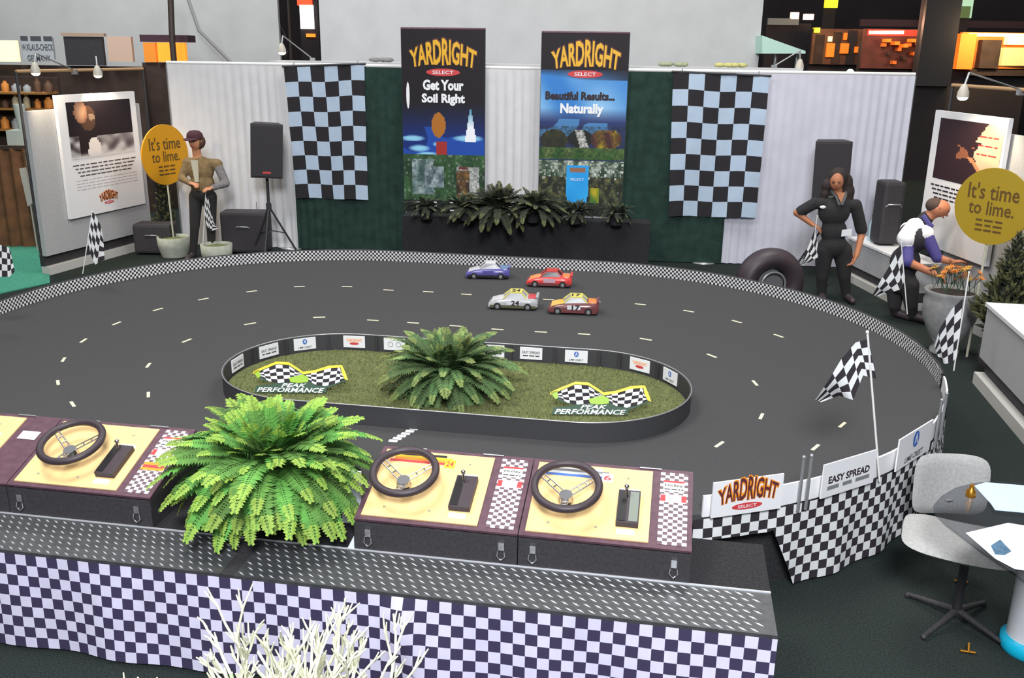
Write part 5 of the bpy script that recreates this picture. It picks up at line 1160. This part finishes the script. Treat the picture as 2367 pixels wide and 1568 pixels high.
# ================================================================== clip-on lamps
def clip_lamp(label, head, foot, Y, rail_z=None, energy=14, target=None, glow=None, to=None):
    h = PY(*head, Y); f = PY(*foot, Y) if to is None else np.array(to); k = h + np.array([0, 0, .2]) + (f - h) * .05
    t = thing('arm_lamp', label, 'lamp', f)
    m = MB(); m.tube([f, k], .008, 8); part('arm', m, SILV, t)
    m = MB(); m.tube([k, h + e3 * .08], .012, 8); part('neck', m, SILV, t)
    m = MB(); m.lathe([(.055, -.02), (.05, .03), (.025, .09), (.012, .1)], h, 16); part('lamp_shade', m, mat('lamp_shade_grey', (190, 184, 170), .5), t)
    m = MB(); m.ball(h - e3 * .02, (.048, .048, .03), 0, 14, 8); part('bulb', m, mat('halogen_bulb', (255, 238, 205), emit=6), t)
    m = MB(); m.frame(f - np.array([.03, .03, .05]), (.06, 0, 0), (0, .06, 0), (0, 0, .06)); part('clamp', m, SILV, t)
    if target is not None: spot('lamp_beam', tuple(h - e3 * .07), tuple(target), energy, (1, .8, .52), 110, .04)
    return t
# rail above the left poster wall
def rail(label, pts, zs=None, r=.02):
    t = thing('lamp_rail', label, 'rail', (pts[0][0], pts[0][1], 0)); m = MB(); m.tube(pts, r); part('crossbar', m, mat('warm_rail', (176, 140, 100), .5), t)
    for p in (pts[0], pts[-1]): m = MB(); m.tube([(p[0], p[1], 0), (p[0], p[1], p[2])], .018); part('post', m, BLK, t)
ra = LF(40, 190, -.35); rb = LF(330, 160, -.35); ra[2] = rb[2] = 2.36; rail('pale lamp rail behind the top of the left poster', [ra, rb])
def on(ra, rb, s): return ra + (rb - ra) * s
q = on(ra, rb, .35); h = q + nL * .62 - dL * .3; 
def px_of(p): d = np.array(p) - CP; return IMW / 2 + FPX * np.dot(d, cr) / np.dot(d, cf), IMH / 2 - FPX * np.dot(d, cu_) / np.dot(d, cf)
clip_lamp('small arm lamp shining on the left part of the portrait poster', (82, 165), (0, 0), 11.05, to=on(ra, rb, .42), energy=40, target=LF(190, 330))
clip_lamp('small arm lamp shining on the right part of the portrait poster', (226, 171), (0, 0), 11.9, to=on(ra, rb, .62), energy=40, target=LF(250, 330))
ra = RT(2200, 212, -.42); rb = PR + dR * 3.3 - nR * .42; ra[2] = rb[2] = 2.38; rail('warm lit lamp rail above the hand poster at right', [ra, rb])
clip_lamp('small arm lamp above the hand poster at right', (2226, 220), (0, 0), 9.0, to=on(ra, rb, .55), energy=45, target=RT(2250, 350))
a = BK(1790, 150, -.3); clip_lamp('small arm lamp reaching out past the right end of the white ledge', (1848, 155), (0, 0), 12.45, to=(a[0], a[1], 2.53))
a = BK(722, 128, -.5); clip_lamp('small arm lamp on the white ledge in the gap between tall walls', (652, 118), (0, 0), 12.95, to=(a[0], a[1], 2.53))
t = thing('globe_lamp', 'small bright globe lamp just above the right white drape', 'lamp', BK(1965, 172, -.3) * [1, 1, 0]); p = BK(1965, 169, -.3)
m = MB(); m.tube([(p[0], p[1], 0), p - e3 * .05], .012); part('pole', m, BLK, t); m = MB(); m.ball(p, .05); part('bulb', m, MATS['halogen_bulb'], t)

# ================================================================== far booths, upper left
def slab(px, Y, m_, th=.1, name='panel', root=None, z0=None):
    a = PY(px[0], px[1], Y); b = PY(px[2], px[3], Y); m = MB(); m.box(a[0], Y, b[2] if z0 is None else z0, b[0], Y + th, a[2]); return part(name, m, m_, root) if root else m
BRN = mat('brown_drape', (104, 70, 44), .85, var=.35, scale=6); DBR = mat('dark_brown', (58, 44, 36), .9, var=.3, scale=5)
t = thing('exhibit_booth', 'dark booth with lit cream panel at far upper left', 'booth', (PY(60, 200, 15.5)[0], 15.5, 0))
m = MB(); a = PY(-200, 150, 15.5); b = PY(330, 150, 15.5); m.box(a[0], 15.5, 0, b[0], 15.6, a[2] + .02); part('back_wall', m, DBR, t)
slab((-60, 92, 44, 143), 15.4, GLOWC, .06, 'light_box', t)
s = slab((48, 86, 126, 138), 15.4, mat('grey_sign', (176, 182, 186), .6), .06, 'sign_panel', t)
c = (PY(48, 86, 15.4) + PY(126, 138, 15.4)) / 2; m = MB(); letter(m, 'GERMANY', c - e3 * .15, (1, 0, 0), e3, .36, .1, .004, 0, .015); letter(m, 'W.KLAUS-CHECK', c + e3 * .02, (1, 0, 0), e3, .5, .1, .004, 0, .015); words(m, c + e3 * .15, (1, 0, 0), e3, .5, .07, .004, 0, 3, 3)
m.v = [(x, y - .0, z) for x, y, z in m.v]; part('lettering', m, mat('slate_ink', (70, 74, 78), .7), t)
slab((146, 84, 242, 152), 15.38, BLK, .08, 'dark_panel', t); slab((140, 76, 240, 84), 15.36, mat('tan_trim', (176, 146, 124), .7), .1, 'top_trim', t)
slab((246, 84, 308, 143), 15.38, mat('pinkish_panel', (206, 176, 156), .7), .08, 'pale_panel', t)
t = thing('exhibit_booth', 'orange lit booth front beside the pole at upper left', 'booth', (PY(385, 120, 16)[0], 16, 0))
a = PY(322, 80, 16); b = PY(434, 146, 16); m = MB(); m.box(a[0], 16, 0, b[0], 16.4, b[2]); part('base', m, DBR, t)
slab((322, 80, 434, 98), 15.98, mat('plum_board', (62, 36, 50), .7), .4, 'fascia', t); slab((330, 98, 362, 144), 15.97, mat('amber_panel', (214, 130, 40), .6, emit=.35), .1, 'light_box', t); slab((362, 98, 430, 144), 15.95, GLOWO, .1, 'light_box', t)
m = MB(); p = PY(398, 95, 15.8); q = PY(392, -60, 15.8); m.tube([(p[0], 15.8, 0), p, (q[0], 15.8, q[2])], .05); solo('roof_pole', m, DKM, 'dark upright pole rising above the orange booth at upper left', 'pole')
m = MB(); p = PY(410, 75, 17.8); p2 = PY(540, 150, 17.8); q = PY(425, -30, 17.8); m.tube([q, PY(460, 70, 17.8), p2], .03); m.tube([p2, (p2[0], 17.8, 0)], .03); solo('slanted_cable', m, mat('cable_grey', (140, 140, 140), .7), 'slanting grey cable across the pale grey wall at upper left', 'cable')
# brown booth, green carpet edge at left
t = thing('exhibit_shelves', 'brown shelf stand with small goods at the left edge behind the grey wall', 'shelf', (PY(60, 300, 13.6)[0], 13.6, 0))
a = PY(-160, 175, 13.6); b = PY(140, 250, 13.6); m = MB(); m.box(a[0], 13.6, 0, b[0], 13.68, a[2]); part('back_panel', m, DBR, t)
for y in (215, 252, 300):
    q = PY(-160, y, 13.3); m = MB(); m.box(a[0], 13.25, q[2], b[0], 13.6, q[2] + .025); part('shelf', m, mat('amber_wood', (150, 104, 48), .6), t)
rr = random.Random(9)
gl = [mat('goods_orange', (206, 130, 50), .6), mat('goods_cream', (190, 176, 140), .6), mat('goods_brown', (96, 66, 46), .7), mat('goods_grey', (150, 156, 156), .6)]
for r_, y in enumerate((215, 252, 300)):
    z = PY(-160, y, 13.3)[2] + .025
    for k in range(5):
        x = PY(14 + k * 25, y, 13.42)[0]; h_ = rr.uniform(.1, .2); w_ = rr.uniform(.04, .06); ci = (k * 3 + r_ * 2 + k // 2) % 4; m = MB(); m.lathe([(w_, 0), (w_, h_ * .7), (w_ * .5, h_ * .85), (w_ * .5, h_)], (x, 13.42, z), 12)
        solo('shelf_jar', m, gl[ci], '%s jar on the %s brown shelf, %s from the left' % (('orange', 'cream', 'brown', 'grey')[ci], ('upper', 'middle', 'lower')[r_], ('first', 'second', 'third', 'fourth', 'fifth')[k]), 'jar', 'jars on the brown shelves')
t = thing('brown_drape', 'brown pleated drape at the left edge behind the green cloth', 'curtain', (PY(15, 430, 12.6)[0], 12.6, 0))
P = []; a = PY(-140, 340, 12.6); b = PY(58, 340, 12.6)
for i in range(40): x = a[0] + (b[0] - a[0]) * i / 39; P.append([(x, 12.6 + .03 * math.sin(i * 1.1), z) for z in (0.01, a[2])])
m = MB(); m.grid(P, flip=True); part('cloth', m, BRN, t); m = MB(); m.box(a[0], 12.58, a[2] - .02, b[0], 12.66, a[2] + .03); part('top_rail', m, DBR, t)
p = PY(40, 215, 12.9); m = MB(); m.lathe([(.03, 0), (.06, .12), (.075, .3), (.07, .34)], (p[0], 12.9, PY(40, 300, 12.9)[2]), 16); zv = PY(40, 300, 12.9)[2]
m.box(p[0] - .15, 12.75, 0, p[0] + .15, 13.05, zv); solo('display_vase', m, mat('pale_vase', (176, 186, 176), .5), 'pale vase on a plinth at the left edge', 'vase')
TEAL = mat('teal_carpet', (60, 140, 114), .95, var=.3, scale=60)
m = MB(); m.prism([PZ(*q, 0) for q in ((-300, 745), (116, 655), (110, 590), (96, 496), (-300, 560))], (0, 0, .012)); solo('aisle_carpet', m, TEAL, 'teal green carpet of the neighbouring aisle at the left edge', 'carpet')
p = PY(60, 420, 12.2); m = MB(); m.prism([PY(*q, 12.3) for q in ((44, 390), (56, 388), (76, 470), (64, 478))], (0, .05, 0)); m.tube([PY(70, 470, 12.32), PY(72, 470, 12.32) * [1, 1, 0]], .01); solo('leaning_sign', m, mat('worn_grey', (166, 164, 160), .7), 'narrow pale standing sign left of the grey display wall', 'sign')

# ================================================================== far hall, upper right
YF = 24.0
def lit(label, boxes, Y, cat, name, foot=True):
    xs = [q for bx in boxes for q in (bx[0], bx[2])]; t = thing(name, label, cat, (PY(sum(xs) / len(xs), 100, Y)[0], Y + .3, 0))
    zmin = 9; x0 = 99; x1 = -99
    for k, (ax, ay, bx, by, m_, nm) in enumerate(boxes):
        a = PY(ax, ay, Y); b = PY(bx, by, Y); m = MB(); m.box(a[0], Y - .012 * k, b[2], b[0], Y + .12, a[2]); part(nm, m, m_, t); zmin = min(zmin, b[2]); x0 = min(x0, a[0]); x1 = max(x1, b[0])
    if foot: m = MB(); m.box(x0, Y + .12, 0, x1, Y + .3, max(PY(0, min(q[1] for q in boxes), Y)[2], .1)); part('backing', m, HALL, t)
    return t
WB = mat('warm_brown_panel', (96, 62, 44), .8, var=.4, scale=3); FIRE = mat('ember_lamp_orange', (236, 120, 30), .7, emit=.6); EMB = mat('ember_orange_goods', (226, 120, 40), .7); SLT = mat('pale_slat', (250, 222, 160), .7)
lit('yellow lit hanging sign on a dark tower at the top right', [(1911, -20, 1936, 18, GLOWY, 'lamp_panel')], 27, 'sign', 'lit_sign')
t = lit('grey fascia with two pink lamps right of the tall white wall', [(1776, 42, 1846, 58, mat('grey_fascia', (130, 132, 130), .7), 'fascia'), (1830, 28, 1846, 44, GLOWP, 'lamp_panel'), (1860, 32, 1880, 46, GLOWP, 'lamp_panel')], 25, 'booth', 'exhibit_booth')
lit('dim brown booth with orange lit figures in the far right hall', [(1880, 66, 1990, 150, WB, 'back_panel'), (1886, 80, 1900, 148, DBR, 'side_panel'), (1928, 74, 1938, 150, DBR, 'side_panel'), (1962, 70, 1972, 150, HALL, 'side_panel'), (1914, 84, 1922, 96, MATS['lamp_glow_cream'], 'light_box'), (1950, 76, 1956, 92, FIRE, 'light_box'), (1910, 100, 1925, 132, FIRE, 'light_box'), (1942, 100, 1958, 124, FIRE, 'light_box'), (1974, 108, 1996, 122, FIRE, 'light_box'), (1882, 64, 1892, 76, GLOWY, 'lamp_panel')], 24, 'booth', 'exhibit_booth')
RB = [(2000, 66, 2135, 160, mat('plum_booth', (88, 46, 40), .8, var=.4, scale=3), 'back_panel'), (2006, 68, 2142, 84, mat('red_fascia', (196, 50, 34), .6, emit=.5), 'fascia')]
for k in range(11): RB.append((2009 + k * 7, 71, 2013.5 + k * 7, 79, GLOWP, 'lit_letter'))
for k in range(9): RB.append((2036 + k * 11, 100 + (k * 7 % 5) * 10, 2043 + k * 11, 108 + (k * 7 % 5) * 10, [EMB, DBR, EMB][k % 3], 'display_item'))
for k in range(5): RB.append((2040 + k * 19, 90 + (k % 3) * 6, 2050 + k * 19, 98 + (k % 3) * 6, FIRE, 'light_box'))
lit('dark booth with a red and white lit fascia in the far right hall', RB, 23, 'booth', 'exhibit_booth')
OB = [(2225, 74, 2380, 160, mat('amber_booth', (190, 112, 40), .8, var=.5, scale=2), 'back_panel'), (2240, 76, 2380, 86, GLOWC, 'fascia')]
for k in range(8): OB.append((2310 + k * 8, 110, 2315 + k * 8, 152, SLT, 'slat'))
OB.append((2236, 160, 2380, 176, DBR, 'counter'))
for k in range(5): OB.append((2266 + k * 6, 100 + (k % 2) * 22, 2271 + k * 6, 112 + (k % 2) * 22, EMB, 'display_item'))
OB.append((2322, 84, 2366, 104, GLOWC, 'light_box')); OB.append((2262, 92, 2296, 158, DBR, 'dark_panel')); OB.append((2212, 78, 2236, 160, FIRE, 'light_box'))
lit('amber lit booth with pale slats at the right edge', OB, 22, 'booth', 'exhibit_booth')
lit('tall dark pillar in the far right hall between two lit booths', [(2152, -60, 2196, 200, BLK, 'shaft')], 21, 'pillar', 'hall_pillar')
lit('dim ceiling level beam crossing above the far right booths', [(1990, 44, 2380, 66, mat('plum_beam', (74, 50, 56), .8), 'beam')], 26, 'beam', 'hall_beam')
lit('pale green lit window with plants at the top right', [(2185, -20, 2245, 42, mat('pale_mint', (176, 220, 190), .6, emit=.5), 'light_box'), (2210, 14, 2240, 42, mat('leaf_panel', (110, 140, 90), .8), 'leaf_panel')], 24.5, 'display', 'lit_display')
def glow(px, py, Y, e, c=(1, .72, .4)):
    l = bpy.data.lights.new('booth_lamp', 'POINT'); l.energy = e; l.color = c; l.shadow_soft_size = .15; o = bpy.data.objects.new('booth_lamp', l); COL.objects.link(o); o.location = [float(q) for q in PY(px, py, Y)]
glow(1935, 60, 22.9, 45); glow(2070, 52, 21.9, 50, (1, .5, .32)); glow(2290, 66, 20.9, 95); glow(2350, 70, 20.9, 80)
# mint canopy behind the ledge
P = [PY(*q, 14.2) for q in ((1762, 82), (1800, 96), (1862, 118), (1862, 124), (1762, 124))]
t = thing('mint_canopy', 'pale mint sloping canopy beside the right end of the tall white wall', 'canopy', ((P[0] + P[2]) / 2) * [1, 1, 0])
m = MB(); m.prism(P, (0, .6, 0)); part('roof', m, mat('mint_cloth', (190, 226, 212), .7), t)
for x in (P[0][0] + .3, P[2][0] - .03): m = MB(); m.tube([(x, 14.5, 0), (x, 14.5, P[4][2])], .025); part('post', m, SILV, t)
